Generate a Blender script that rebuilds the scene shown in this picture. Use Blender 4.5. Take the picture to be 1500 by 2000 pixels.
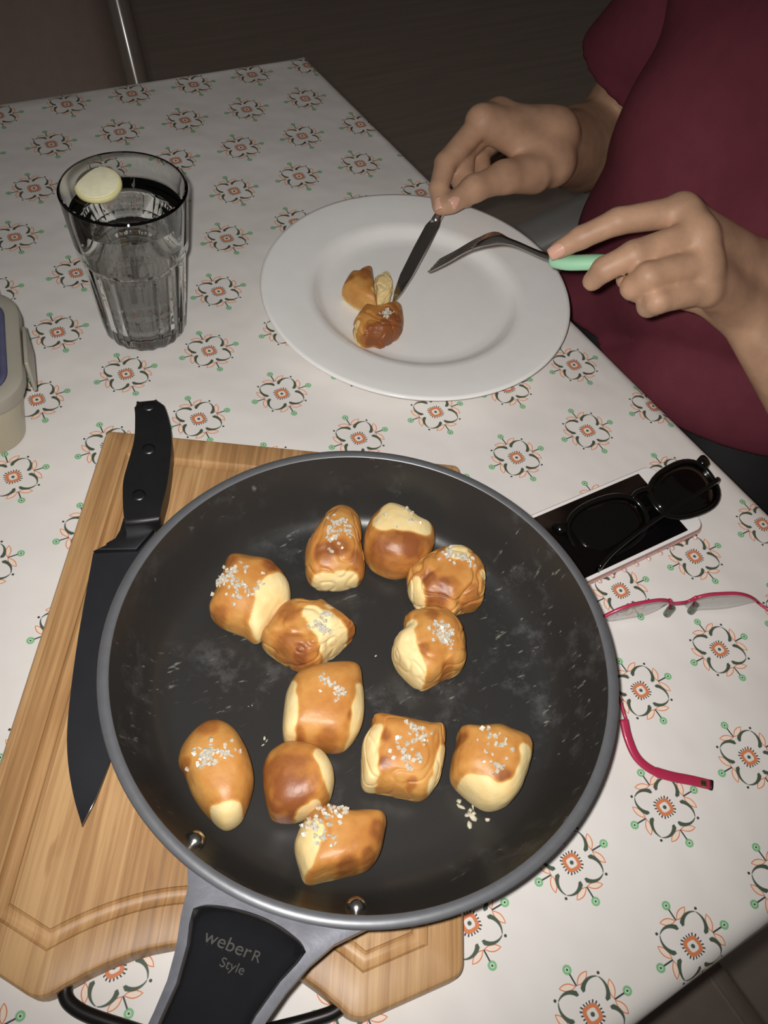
import bpy, bmesh, math, random
import numpy as np
from mathutils import Vector, Matrix, noise as mnoise

scene = bpy.context.scene
for o in list(bpy.data.objects):
    bpy.data.objects.remove(o)
COL = scene.collection

# ------------------------------------------------------------------ camera, light, exposure
# world frame: metres, table top at z = 0, x across the table towards the seated person, y along the table
CAM = np.array([-0.26916, -0.03826, 0.50051]); ROT = (0.6334, -0.0968, -0.4942); FPX = 1668.0
cam = bpy.data.cameras.new('camera'); cam_o = bpy.data.objects.new('camera', cam); COL.objects.link(cam_o)
cam.sensor_fit = 'VERTICAL'; cam.sensor_height = 24.0; cam.lens = 24.0 * FPX / 2000.0
cam.clip_start = 0.01
cam_o.location = CAM; cam_o.rotation_euler = ROT
scene.camera = cam_o
Rm = np.array(cam_o.rotation_euler.to_matrix())

world = bpy.data.worlds.new('world'); scene.world = world; world.use_nodes = True
wb = world.node_tree.nodes['Background']; wb.inputs[0].default_value = (1.0, 0.92, 0.85, 1); wb.inputs[1].default_value = 0.075

# the phone flash beside the lens
fl = bpy.data.lights.new('camera_flash', 'SPOT'); fl.energy = 15.5; fl.shadow_soft_size = 0.006; fl.color = (1.0, 0.972, 0.935)
fl.spot_size = math.radians(94); fl.spot_blend = 1.0        # a flash is brightest along its axis
fl_o = bpy.data.objects.new('camera_flash', fl); COL.objects.link(fl_o)
fl_o.location = CAM - 0.014 * Rm[:, 0] + 0.010 * Rm[:, 1]; fl_o.rotation_euler = ROT

scene.view_settings.view_transform = 'Standard'; scene.view_settings.look = 'None'
scene.view_settings.gamma = 1.0; scene.view_settings.use_curve_mapping = False
scene.view_settings.exposure = 0.0

# ------------------------------------------------------------------ helpers
def ray(u, v):
    return Rm @ np.array([(u - 750) / FPX, -(v - 1000) / FPX, -1.0])
def at(u, v, z):                     # point of the plane at height z
    d = ray(u, v); t = (z - CAM[2]) / d[2]; return CAM + t * d
def dep(u, v, D):                    # point at a given distance
    return CAM + ray(u, v) * D

def lin(r, g, b):
    f = lambda c: (c / 255 / 12.92) if c / 255 <= .04045 else ((c / 255 + .055) / 1.055) ** 2.4
    return (f(r), f(g), f(b), 1.0)

class NT:
    """small wrapper to write node maths as expressions"""
    def __init__(s, m): s.t = m.node_tree; s.n = s.t.nodes; s.l = s.t.links
    def new(s, typ, **kw):
        n = s.n.new(typ)
        for k, v in kw.items(): setattr(n, k, v)
        return n
    def put(s, sock, v):
        if isinstance(v, bpy.types.NodeSocket): s.l.new(v, sock)
        else: sock.default_value = v
    def m(s, op, a, b=0.0, c=0.0, clamp=False):
        n = s.n.new('ShaderNodeMath'); n.operation = op; n.use_clamp = clamp
        s.put(n.inputs[0], a); s.put(n.inputs[1], b)
        if len(n.inputs) > 2: s.put(n.inputs[2], c)
        return n.outputs[0]
    def mix(s, f, a, b):
        n = s.n.new('ShaderNodeMix'); n.data_type = 'RGBA'
        s.put(n.inputs[0], f); s.put(n.inputs[6], a); s.put(n.inputs[7], b); return n.outputs[2]
    def noise(s, vec, scale, detail=3.0, rough=.5):
        n = s.n.new('ShaderNodeTexNoise')
        if vec is not None: s.put(n.inputs['Vector'], vec)
        n.inputs['Scale'].default_value = scale; n.inputs['Detail'].default_value = detail; n.inputs['Roughness'].default_value = rough
        return n.outputs['Fac']
    def ramp(s, f, stops):
        n = s.n.new('ShaderNodeValToRGB'); e = n.color_ramp.elements
        while len(e) < len(stops): e.new(.5)
        for i, (p, c) in enumerate(stops):
            e[i].position = p; e[i].color = c if len(c) == 4 else (*c, 1)
        s.put(n.inputs[0], f); return n.outputs[0]
    def step(s, a, lo, hi):          # smoothstep
        n = s.n.new('ShaderNodeMapRange'); n.interpolation_type = 'SMOOTHSTEP'
        s.put(n.inputs[0], a); s.put(n.inputs[1], lo); s.put(n.inputs[2], hi); n.inputs[3].default_value = 0; n.inputs[4].default_value = 1
        return n.outputs[0]
    def obj(s):
        return s.n.new('ShaderNodeTexCoord').outputs['Object']
    def bump(s, h, strength=.3, dist=.001):
        n = s.n.new('ShaderNodeBump'); n.inputs['Strength'].default_value = strength; n.inputs['Distance'].default_value = dist
        s.put(n.inputs['Height'], h); return n.outputs[0]

def mat(name, col, rough=.5, metal=0.0, spec=.5, coat=0.0, vary=.12, vscale=60, sheen=0.0, bump=0.0, bscale=300, sss=0.0):
    m = bpy.data.materials.new(name); m.use_nodes = True
    b = m.node_tree.nodes['Principled BSDF']; t = NT(m)
    c = col if len(col) == 4 else (*col, 1)
    n = t.noise(t.obj(), vscale, 4)
    lo = tuple(x * (1 - vary) for x in c[:3]) + (1,); hi = tuple(min(1, x * (1 + vary)) for x in c[:3]) + (1,)
    t.put(b.inputs['Base Color'], t.ramp(n, [(.3, lo), (.7, hi)]))
    b.inputs['Roughness'].default_value = rough; b.inputs['Metallic'].default_value = metal
    b.inputs['Specular IOR Level'].default_value = spec; b.inputs['Coat Weight'].default_value = coat; b.inputs['Coat Roughness'].default_value = .1
    b.inputs['Sheen Weight'].default_value = sheen
    if sss:
        b.inputs['Subsurface Weight'].default_value = sss; b.inputs['Subsurface Radius'].default_value = (.006, .003, .0015); b.inputs['Subsurface Scale'].default_value = 1.0
    if bump: t.put(b.inputs['Normal'], t.bump(t.noise(t.obj(), bscale, 3), bump, .0006))
    return m

def wloc(o):
    v = Vector((0, 0, 0))
    while o is not None: v += o.location; o = o.parent
    return np.array(v)
def link(name, me, m=None, parent=None, origin=None, smooth=True):
    """link a mesh whose vertices are in world coordinates; origin = base point of a top-level thing"""
    o = bpy.data.objects.new(name, me); COL.objects.link(o)
    org = wloc(parent) if parent is not None else (np.array(origin) if origin is not None else np.zeros(3))
    me.transform(Matrix.Translation(Vector(-org)))
    if parent is not None: o.parent = parent
    elif origin is not None: o.location = origin
    if m is not None: me.materials.append(m)
    if smooth: me.shade_smooth()
    return o
def pyd(verts, faces):
    me = bpy.data.meshes.new('mesh'); me.from_pydata([tuple(map(float, v)) for v in verts], [], [tuple(f) for f in faces]); me.update(); return me
def fromnp(verts, quads):
    me = bpy.data.meshes.new('mesh'); nv, nq = len(verts), len(quads); k = quads.shape[1]
    me.vertices.add(nv); me.vertices.foreach_set('co', np.asarray(verts, np.float32).ravel())
    me.loops.add(nq * k); me.loops.foreach_set('vertex_index', np.asarray(quads, np.int32).ravel())
    me.polygons.add(nq); me.polygons.foreach_set('loop_start', np.arange(0, nq * k, k, dtype=np.int32))
    me.update(calc_edges=True); me.validate(); return me
def bmm(bm):
    bmesh.ops.recalc_face_normals(bm, faces=bm.faces)
    me = bpy.data.meshes.new('mesh'); bm.to_mesh(me); bm.free(); return me
def tag(o, label, cat=None, group=None, kind=None):
    if label: o['label'] = label
    if cat: o['category'] = cat
    if group: o['group'] = group
    if kind: o['kind'] = kind
    return o
def empty(name, loc, label, cat, group=None):
    o = bpy.data.objects.new(name, None); COL.objects.link(o); o.location = loc; o.empty_display_size = .02
    return tag(o, label, cat, group)
def autosmooth(o, ang=40):
    me = o.data; me.shade_smooth()
    me.set_sharp_from_angle(angle=math.radians(ang)); return o

def lathe(profile, c, n=96, mod=None):
    """profile of (r, z) swept round c; r = 0 closes"""
    V, F, rows = [], [], []
    for i, (r, z) in enumerate(profile):
        if r < 1e-6: rows.append([len(V)]); V.append((c[0], c[1], c[2] + z)); continue
        row = []
        for k in range(n):
            a = 2 * math.pi * k / n; rr = r if mod is None else mod(i, r, z, a)
            row.append(len(V)); V.append((c[0] + rr * math.cos(a), c[1] + rr * math.sin(a), c[2] + z))
        rows.append(row)
    for A, B in zip(rows[:-1], rows[1:]):
        if len(A) == 1 and len(B) == 1: continue
        for k in range(n):
            k2 = (k + 1) % n
            if len(A) == 1: F.append((A[0], B[k2], B[k]))
            elif len(B) == 1: F.append((A[k], A[k2], B[0]))
            else: F.append((A[k], A[k2], B[k2], B[k]))
    return pyd(V, F)
def smoothpath(P, n=8, closed=False):
    P = [np.array(p, float) for p in P]; out = []
    N = len(P); rng = range(N if closed else N - 1)
    for i in rng:
        p0 = P[i - 1] if (i > 0 or closed) else 2 * P[0] - P[1]; p1 = P[i]; p2 = P[(i + 1) % N]
        p3 = P[(i + 2) % N] if (i + 2 < N or closed) else 2 * P[-1] - P[-2]
        for k in range(n):
            t = k / n; out.append(.5 * (2 * p1 + (p2 - p0) * t + (2 * p0 - 5 * p1 + 4 * p2 - p3) * t * t + (3 * p1 - p0 - 3 * p2 + p3) * t ** 3))
    if not closed: out.append(P[-1])
    return out
def sweep(P, ra, rb=None, up=(0, 0, 1), n=12, closed=False, cap=True, sq=2.0):
    """elliptic (or squarish) section swept along points; ra across, rb along 'up'"""
    P = [np.array(p, float) for p in P]; N = len(P)
    ra = [ra] * N if np.isscalar(ra) else ra; rb = ra if rb is None else ([rb] * N if np.isscalar(rb) else rb)
    V, F = [], []; up = np.array(up, float)
    for i in range(N):
        a = P[i - 1] if (i > 0 or closed) else P[i]; b = P[(i + 1) % N] if (i < N - 1 or closed) else P[i]
        t = b - a; t = t / (np.linalg.norm(t) + 1e-12); s = np.cross(t, up)
        if np.linalg.norm(s) < 1e-4: s = np.cross(t, np.array([1., .1, 0]))
        s /= np.linalg.norm(s); w = np.cross(s, t)
        for k in range(n):
            an = 2 * math.pi * (k + .5) / n; cx, sx = math.cos(an), math.sin(an)
            m_ = (abs(cx) ** sq + abs(sx) ** sq) ** (-1 / sq)
            V.append(P[i] + s * cx * m_ * ra[i] + w * sx * m_ * rb[i])
    for i in range(N if closed else N - 1):
        j = (i + 1) % N
        for k in range(n):
            k2 = (k + 1) % n; F.append((i * n + k, i * n + k2, j * n + k2, j * n + k))
    if cap and not closed:
        F.append(tuple(range(n - 1, -1, -1))); F.append(tuple((N - 1) * n + k for k in range(n)))
    return bmm(tobm(V, F))
def tobm(V, F):
    bm = bmesh.new(); vs = [bm.verts.new(tuple(map(float, v))) for v in V]
    for f in F:
        try: bm.faces.new([vs[i] for i in f])
        except ValueError: pass
    return bm
def prism(poly, z0, z1, bevel=0.0, seg=2):
    bm = bmesh.new(); n = len(poly)
    lo = [bm.verts.new((p[0], p[1], z0)) for p in poly]; hi = [bm.verts.new((p[0], p[1], z1)) for p in poly]
    bm.faces.new(lo[::-1]); bm.faces.new(hi)
    for i in range(n): bm.faces.new((lo[i], lo[(i + 1) % n], hi[(i + 1) % n], hi[i]))
    if bevel:
        es = [e for e in bm.edges if abs(e.verts[0].co.z - e.verts[1].co.z) < 1e-9]
        bmesh.ops.bevel(bm, geom=es, offset=bevel, segments=seg, affect='EDGES', profile=.5)
    return bmm(bm)
def box(c, s, rz=0.0, bevel=.003, seg=2):
    bm = bmesh.new(); bmesh.ops.create_cube(bm, size=1.0)
    for v in bm.verts: v.co = Vector((v.co.x * s[0], v.co.y * s[1], v.co.z * s[2]))
    if bevel: bmesh.ops.bevel(bm, geom=bm.edges[:], offset=bevel, segments=seg, affect='EDGES', profile=.5)
    bm.transform(Matrix.Translation(Vector(c)) @ Matrix.Rotation(rz, 4, 'Z'))
    return bmm(bm)
def rrect(cx, cy, hx, hy, r, rz=0.0, n=8):
    out = []
    for sx, sy, a0 in ((1, 1, 0), (-1, 1, 90), (-1, -1, 180), (1, -1, 270)):
        for k in range(n + 1):
            a = math.radians(a0 + 90 * k / n); x = sx * (hx - r) + r * math.cos(a); y = sy * (hy - r) + r * math.sin(a)
            out.append((cx + x * math.cos(rz) - y * math.sin(rz), cy + x * math.sin(rz) + y * math.cos(rz)))
    return out
def stackloops(loops, captop=True, capbot=True):
    n = len(loops[0]); V = [p for L in loops for p in L]; F = []
    for i in range(len(loops) - 1):
        for k in range(n): F.append((i * n + k, i * n + (k + 1) % n, (i + 1) * n + (k + 1) % n, (i + 1) * n + k))
    if capbot: F.append(tuple(range(n - 1, -1, -1)))
    if captop: F.append(tuple((len(loops) - 1) * n + k for k in range(n)))
    return pyd(V, F)

def sdf_mesh(prims, h, cuts=(), disp=None, smooth=1):
    """smooth union of round cones (a, b, ra, rb, k); cuts = half spaces (point, normal) removed on the normal's side"""
    A = np.array([p[0] for p in prims] + [p[1] for p in prims], np.float32); RR = np.array([p[2] for p in prims] + [p[3] for p in prims])
    lo = (A - RR[:, None]).min(0) - 4 * h; hi = (A + RR[:, None]).max(0) + 4 * h
    N = np.ceil((hi - lo) / h).astype(int) + 1
    D = np.full(N, 1.0, np.float32)
    ax = [np.float32(lo[i]) + np.float32(h) * np.arange(N[i], dtype=np.float32) for i in range(3)]
    for a, b, ra, rb, k in prims:
        a = np.array(a, np.float32); b = np.array(b, np.float32); mg = max(ra, rb) + k + 3 * h
        i0 = np.maximum(np.floor((np.minimum(a, b) - mg - lo) / h).astype(int), 0); i1 = np.minimum(np.ceil((np.maximum(a, b) + mg - lo) / h).astype(int) + 1, N)
        sl = tuple(slice(i0[i], i1[i]) for i in range(3))
        X, Y, Z = np.meshgrid(ax[0][sl[0]], ax[1][sl[1]], ax[2][sl[2]], indexing='ij', sparse=True)
        ab = b - a; L = float(ab @ ab) + 1e-12
        t = np.clip(((X - a[0]) * ab[0] + (Y - a[1]) * ab[1] + (Z - a[2]) * ab[2]) / L, 0, 1)
        d = np.sqrt((X - a[0] - t * ab[0]) ** 2 + (Y - a[1] - t * ab[1]) ** 2 + (Z - a[2] - t * ab[2]) ** 2) - (ra + (rb - ra) * t)
        o = D[sl]; hh = np.maximum(k - np.abs(o - d), 0) / k
        D[sl] = np.minimum(o, d) - hh * hh * k * .25
    X, Y, Z = np.meshgrid(*ax, indexing='ij', sparse=True)
    if disp is not None: D = D + disp(X, Y, Z).astype(np.float32)
    for p, n in cuts:
        n = np.array(n, float); n /= np.linalg.norm(n)
        D = np.maximum(D, ((X - p[0]) * n[0] + (Y - p[1]) * n[1] + (Z - p[2]) * n[2]).astype(np.float32))
    D[0] = D[-1] = 1; D[:, 0] = D[:, -1] = 1; D[:, :, 0] = D[:, :, -1] = 1
    S = D < 0
    cnt = np.zeros(N - 1, np.int8)
    for i in (0, 1):
        for j in (0, 1):
            for k in (0, 1): cnt += S[i:N[0] - 1 + i, j:N[1] - 1 + j, k:N[2] - 1 + k]
    act = (cnt > 0) & (cnt < 8); cells = np.argwhere(act); idx = np.full(N - 1, -1, np.int32); idx[act] = np.arange(len(cells))
    acc = np.zeros((len(cells), 3)); w = np.zeros(len(cells))
    cor = [(0, 0, 0), (1, 0, 0), (0, 1, 0), (1, 1, 0), (0, 0, 1), (1, 0, 1), (0, 1, 1), (1, 1, 1)]
    for i in range(8):
        for ax_ in range(3):
            if cor[i][ax_]: continue
            c0 = np.array(cor[i]); c1 = c0.copy(); c1[ax_] = 1
            d0 = D[tuple((cells + c0).T)]; d1 = D[tuple((cells + c1).T)]; mk = (d0 < 0) != (d1 < 0)
            t = np.where(mk, d0 / np.where(mk, d0 - d1, 1), 0); p = c0 + np.outer(t, c1 - c0)
            acc[mk] += p[mk]; w[mk] += 1
    V = lo + h * (cells + acc / w[:, None])
    Q = []
    for ax_ in range(3):
        u, v = (ax_ + 1) % 3, (ax_ + 2) % 3
        s0 = [slice(1, -1)] * 3; s1 = [slice(1, -1)] * 3; s0[ax_] = slice(0, -1); s1[ax_] = slice(1, None)
        a, b = S[tuple(s0)], S[tuple(s1)]; E = np.argwhere(a != b); off = np.ones(3, int); off[ax_] = 0; g = E + off
        def ci(du, dv):
            q = g.copy(); q[:, u] += du; q[:, v] += dv; return idx[tuple(q.T)]
        q = np.stack([ci(-1, -1), ci(0, -1), ci(0, 0), ci(-1, 0)], 1)
        fl_ = ~a[tuple(E.T)]; q[fl_] = q[fl_][:, ::-1]; Q.append(q)
    Q = np.concatenate(Q)
    for _ in range(smooth):
        sm = np.zeros_like(V); c = np.zeros(len(V))
        for i in range(4):
            j = (i + 1) % 4
            np.add.at(sm, Q[:, i], V[Q[:, j]]); np.add.at(c, Q[:, i], 1); np.add.at(sm, Q[:, j], V[Q[:, i]]); np.add.at(c, Q[:, j], 1)
        V = .4 * V + .6 * sm / np.maximum(c, 1)[:, None]
    return V, Q

# ------------------------------------------------------------------ materials
U = .07
def cloth_material():
    m = bpy.data.materials.new('printed_tablecloth'); m.use_nodes = True; t = NT(m); M = t.m
    b = m.node_tree.nodes['Principled BSDF']
    sp = t.new('ShaderNodeSeparateXYZ'); t.put(sp.inputs[0], t.new('ShaderNodeAttribute', attribute_name='print_uv').outputs['Vector'])
    k = .9581
    x = M('DIVIDE', sp.outputs[0], U); y = M('DIVIDE', sp.outputs[1], U)
    j = M('FLOOR', M('ADD', M('DIVIDE', y, k), .5)); dy = M('SUBTRACT', y, M('MULTIPLY', j, k))
    odd = M('FLOORED_MODULO', j, 2.0); xo = M('SUBTRACT', x, M('MULTIPLY', odd, .5)); dx = M('SUBTRACT', xo, M('FLOOR', M('ADD', xo, .5)))
    a = M('ABSOLUTE', dx); c = M('ABSOLUTE', dy); u = M('MAXIMUM', a, c); v = M('MINIMUM', a, c)
    r = M('SQRT', M('ADD', M('MULTIPLY', dx, dx), M('MULTIPLY', dy, dy)))
    def dist(px, py):
        p = M('SUBTRACT', u, px); q = M('SUBTRACT', v, py); return M('SQRT', M('ADD', M('MULTIPLY', p, p), M('MULTIPLY', q, q)))
    def inside(d, rad, soft=.004):   # 1 where d < rad
        return t.step(d, M('ADD', rad, soft), M('SUBTRACT', rad, soft)) if isinstance(rad, bpy.types.NodeSocket) else t.step(d, rad + soft, rad - soft)
    def mapstep(a_, lo, hi): return t.step(a_, lo, hi)
    def band(d, r0, w): return inside(M('ABSOLUTE', M('SUBTRACT', d, r0)), w)
    # squarish orange ring with dark ticks, dot in the middle
    an = M('ARCTAN2', dy, dx)
    rs = M('MULTIPLY', r, M('ADD', 1.0, M('MULTIPLY', M('COSINE', M('MULTIPLY', an, 4.0)), .07)))
    ring = band(rs, .058, .0155)
    tick = M('MULTIPLY', band(rs, .083, .011), t.step(M('COSINE', M('MULTIPLY', an, 20.0)), .05, .4))
    dot = inside(r, .017)
    # four petals: arc of a circle through three points
    P1, P2, P3 = (.150, .020), (.197, .070), (.188, .186)
    A = np.array([[P2[0] - P1[0], P2[1] - P1[1]], [P3[0] - P1[0], P3[1] - P1[1]]]) * 2
    B = np.array([P2[0] ** 2 + P2[1] ** 2 - P1[0] ** 2 - P1[1] ** 2, P3[0] ** 2 + P3[1] ** 2 - P1[0] ** 2 - P1[1] ** 2])
    cc = np.linalg.solve(A, B); cr = math.hypot(P1[0] - cc[0], P1[1] - cc[1])
    wid = M('MULTIPLY_ADD', M('SUBTRACT', .19, v), .100, .003)
    pd = M('ABSOLUTE', M('SUBTRACT', dist(*cc), cr))
    petal = M('MULTIPLY', inside(pd, wid), M('MULTIPLY', t.step(v, .014, .022), t.step(u, .146, .153)))
    petal = M('MULTIPLY', petal, t.step(v, .190, .180))
    tipdot = inside(dist(.205, .205), .012)
    # leaf: lens between (.208, .004) and (.257, .135)
    lx, ly = .049, .131; L = math.hypot(lx, ly); lx /= L; ly /= L
    p = M('SUBTRACT', u, .208); q = M('SUBTRACT', v, .004)
    s = M('DIVIDE', M('ADD', M('MULTIPLY', p, lx), M('MULTIPLY', q, ly)), L)
    w = M('ABSOLUTE', M('SUBTRACT', M('MULTIPLY', p, ly), M('MULTIPLY', q, lx)))
    hw = M('MULTIPLY', M('MULTIPLY', M('MAXIMUM', s, 0.0), M('MAXIMUM', M('SUBTRACT', 1.0, s), 0.0)), .115)
    inn = M('SUBTRACT', hw, w)
    leaf = M('MULTIPLY', t.step(inn, -.002, .002), M('MULTIPLY', t.step(s, .0, .03), t.step(s, 1.0, .97))); leafline = M('MULTIPLY', leaf, t.step(inn, .0105, .0065))
    stem = M('MULTIPLY', inside(v, .0065, .003), M('MULTIPLY', t.step(u, .205, .212), t.step(u, .305, .298)))
    dg = dist(.333, 0.0); green = band(dg, .0265, .0095); gfill = inside(dg, .02); gdot = inside(dg, .009, .003)
    base = t.mix(t.noise(t.obj(), 9.0, 4), lin(222, 217, 212), lin(235, 231, 227))
    ORG = lin(214, 128, 84); PALE = lin(240, 220, 204); GRN = lin(128, 188, 135); DK = lin(74, 88, 74); BLK = lin(58, 62, 58)
    col = base
    for msk, cl in ((leaf, PALE), (leafline, ORG), (gfill, lin(205, 226, 205)), (green, GRN), (stem, BLK), (gdot, BLK), (petal, DK), (tipdot, BLK), (ring, ORG), (tick, BLK), (dot, DK)):
        col = t.mix(msk, col, cl)
    t.put(b.inputs['Base Color'], col)
    b.inputs['Roughness'].default_value = .5; b.inputs['Specular IOR Level'].default_value = .35
    wv = t.noise(t.obj(), 16.0, 2)
    t.put(b.inputs['Normal'], t.bump(wv, .5, .007))
    return m

def wood_material(name, rz, dark=(172, 130, 86), light=(200, 160, 112)):
    m = bpy.data.materials.new(name); m.use_nodes = True; t = NT(m); b = m.node_tree.nodes['Principled BSDF']
    mp = t.new('ShaderNodeMapping'); t.put(mp.inputs[0], t.obj()); mp.inputs['Rotation'].default_value = (0, 0, -rz)
    sp = t.new('ShaderNodeSeparateXYZ'); t.put(sp.inputs[0], mp.outputs[0])
    strip = t.m('FLOOR', t.m('DIVIDE', sp.outputs[0], .0125)); wn = t.new('ShaderNodeTexWhiteNoise'); wn.noise_dimensions = '1D'; t.put(wn.inputs['W'], strip)
    st = t.new('ShaderNodeMapping'); t.put(st.inputs[0], mp.outputs[0]); st.inputs['Scale'].default_value = (420, 9, 9)
    off = t.new('ShaderNodeVectorMath'); off.operation = 'ADD'; t.put(off.inputs[0], st.outputs[0])
    cb = t.new('ShaderNodeCombineXYZ'); t.put(cb.inputs[1], t.m('MULTIPLY', wn.outputs['Value'], 40.0)); t.put(off.inputs[1], cb.outputs[0])
    f1 = t.noise(off.outputs[0], 1.0, 5, .6)
    st2 = t.new('ShaderNodeMapping'); t.put(st2.inputs[0], mp.outputs[0]); st2.inputs['Scale'].default_value = (150, 16, 16)
    f2 = t.noise(st2.outputs[0], 1.0, 3)
    f = t.m('ADD', t.m('MULTIPLY', wn.outputs['Value'], .30), t.m('ADD', t.m('MULTIPLY', f1, .75), t.m('MULTIPLY', f2, .35)))
    col = t.ramp(t.m('MULTIPLY', f, .72), [(.28, lin(*[x * .82 for x in dark])), (.45, lin(*dark)), (.62, lin(*light)), (.85, lin(*[min(255, x * 1.06) for x in light]))])
    # bamboo nodes: short brown flecks
    fl2 = t.new('ShaderNodeMapping'); t.put(fl2.inputs[0], mp.outputs[0]); fl2.inputs['Scale'].default_value = (70, 22, 22)
    fk = t.step(t.noise(fl2.outputs[0], 1.0, 2), .66, .74)
    col = t.mix(t.m('MULTIPLY', fk, .45), col, lin(140, 92, 52))
    t.put(b.inputs['Base Color'], col); b.inputs['Roughness'].default_value = .42; b.inputs['Specular IOR Level'].default_value = .4
    t.put(b.inputs['Normal'], t.bump(f1, .15, .0004)); return m

def bread_material():
    m = bpy.data.materials.new('baked_crust'); m.use_nodes = True; t = NT(m); b = m.node_tree.nodes['Principled BSDF']
    at_ = t.new('ShaderNodeAttribute', attribute_name='crust'); oi = t.new('ShaderNodeObjectInfo')
    sh = t.new('ShaderNodeVectorMath'); sh.operation = 'ADD'; t.put(sh.inputs[0], t.obj())
    cb = t.new('ShaderNodeCombineXYZ'); t.put(cb.inputs[0], t.m('MULTIPLY', oi.outputs['Random'], 9.0)); t.put(sh.inputs[1], cb.outputs[0])
    n1 = t.noise(sh.outputs[0], 55, 4); n2 = t.noise(sh.outputs[0], 190, 4)
    f = t.m('ADD', at_.outputs['Fac'], t.m('ADD', t.m('MULTIPLY', t.m('SUBTRACT', n1, .5), .55), t.m('MULTIPLY', t.m('SUBTRACT', n2, .5), .22)))
    col = t.ramp(f, [(.05, lin(236, 214, 160)), (.28, lin(230, 200, 136)), (.44, lin(206, 154, 84)), (.70, lin(186, 124, 60)), (1.0, lin(140, 82, 44))])
    t.put(b.inputs['Base Color'], col)
    t.put(b.inputs['Roughness'], t.m('SUBTRACT', .66, t.m('MULTIPLY', t.step(f, .35, .7), .24)))
    b.inputs['Specular IOR Level'].default_value = .45
    b.inputs['Subsurface Weight'].default_value = .12; b.inputs['Subsurface Radius'].default_value = (.004, .0025, .001); b.inputs['Subsurface Scale'].default_value = 1
    t.put(b.inputs['Normal'], t.bump(t.m('ADD', n2, t.noise(sh.outputs[0], 420, 3)), .12, .0009)); return m

def pan_material():
    m = bpy.data.materials.new('nonstick_coating'); m.use_nodes = True; t = NT(m); b = m.node_tree.nodes['Principled BSDF']
    o = t.obj(); big = t.noise(o, 14, 3); mid = t.noise(o, 60, 4, .65)
    mp = t.new('ShaderNodeMapping'); t.put(mp.inputs[0], o); mp.inputs['Scale'].default_value = (90, 300, 90); mp.inputs['Rotation'].default_value = (0, 0, .7)
    fine = t.noise(mp.outputs[0], 1.0, 4, .6)
    sm = t.m('MULTIPLY', t.step(big, .45, .68), t.step(mid, .48, .72))
    fl_ = t.m('MULTIPLY', t.m('MULTIPLY', t.step(big, .5, .62), t.step(fine, .62, .72)), .8)
    col = t.mix(t.m('MULTIPLY', sm, .25), lin(46, 45, 44), lin(104, 104, 104)); col = t.mix(t.m('MULTIPLY', fl_, .75), col, lin(150, 148, 138))
    t.put(b.inputs['Base Color'], col); t.put(b.inputs['Roughness'], t.m('ADD', .30, t.m('MULTIPLY', sm, .3))); b.inputs['Specular IOR Level'].default_value = .45
    t.put(b.inputs['Normal'], t.bump(fine, .05, .0003)); return m

def clear(name, tint=(1, 1, 1), ior=1.5, thin=.5, rough=0.0):
    """part straight-through, part refracting glass, reflecting by its own angle"""
    m = bpy.data.materials.new(name); m.use_nodes = True; t = NT(m); n = m.node_tree.nodes; n.remove(n['Principled BSDF']); out = n['Material Output']
    tr = t.new('ShaderNodeBsdfTransparent'); nz = t.noise(t.obj(), 40, 2)
    tc = t.ramp(nz, [(.2, tuple(x * .985 for x in tint)), (.8, tint)]); t.put(tr.inputs[0], tc)
    gs = t.new('ShaderNodeBsdfGlossy'); gs.inputs['Roughness'].default_value = max(rough, .02)
    fr = t.new('ShaderNodeFresnel'); bf = t.new('ShaderNodeNewGeometry').outputs['Backfacing']; t.put(fr.inputs[0], t.m('ADD', ior, t.m('MULTIPLY', bf, 1 / ior - ior)))
    m1 = t.new('ShaderNodeMixShader'); t.put(m1.inputs[0], fr.outputs[0]); t.l.new(tr.outputs[0], m1.inputs[1]); t.l.new(gs.outputs[0], m1.inputs[2])
    gl = t.new('ShaderNodeBsdfGlass'); gl.inputs['IOR'].default_value = ior; gl.inputs['Roughness'].default_value = rough; gl.inputs[0].default_value = (*tint, 1)
    m2 = t.new('ShaderNodeMixShader'); m2.inputs[0].default_value = 1 - thin; t.l.new(m1.outputs[0], m2.inputs[1]); t.l.new(gl.outputs[0], m2.inputs[2])
    t.l.new(m2.outputs[0], out.inputs[0]); return m

M_CLOTH = cloth_material()
M_BREAD = bread_material(); M_PAN = pan_material()
M_ALU = mat('brushed_aluminium', lin(146, 147, 156), .42, .55, vscale=150, vary=.1, bump=.1, bscale=500)
M_RIM = mat('satin_grey_metal', lin(112, 113, 117), .40, .45, vscale=150, vary=.05)
M_STEEL = mat('polished_steel', lin(205, 203, 200), .2, 1.0, vary=.05)
M_BLKPL = mat('black_plastic', lin(26, 27, 30), .18, 0, .5, coat=.3, vary=.1)
M_BLKMAT = mat('matt_black_plastic', lin(24, 24, 25), .45)
M_BLADE = mat('black_coated_blade', lin(37, 38, 42), .42, 0, .5, vary=.06)
M_GREYMET = mat('dull_dark_metal', lin(95, 96, 100), .38, 1.0)
M_PORC = mat('white_porcelain', lin(240, 239, 236), .16, 0, .5, vary=.015)
M_SALT = mat('coarse_salt_crystal', lin(206, 196, 178), .3, 0, .5, vary=.05, sss=.2)
M_SKIN = mat('skin', lin(190, 150, 122), .5, 0, .4, vary=.14, vscale=55, bump=.25, bscale=420, sss=.15)
M_HAIR = mat('brown_hair', lin(78, 56, 42), .55, bump=.6, bscale=200); M_LIP = mat('lips', lin(176, 106, 98), .45)
M_NAIL = mat('fingernail', lin(222, 172, 152), .22, 0, .5, vary=.03)
M_SHIRT = mat('burgundy_jersey', lin(116, 54, 66), .85, 0, .25, vary=.06, bump=.2, bscale=900)
M_TROUS = mat('black_trousers', lin(30, 29, 30), .8, vary=.1)
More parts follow.
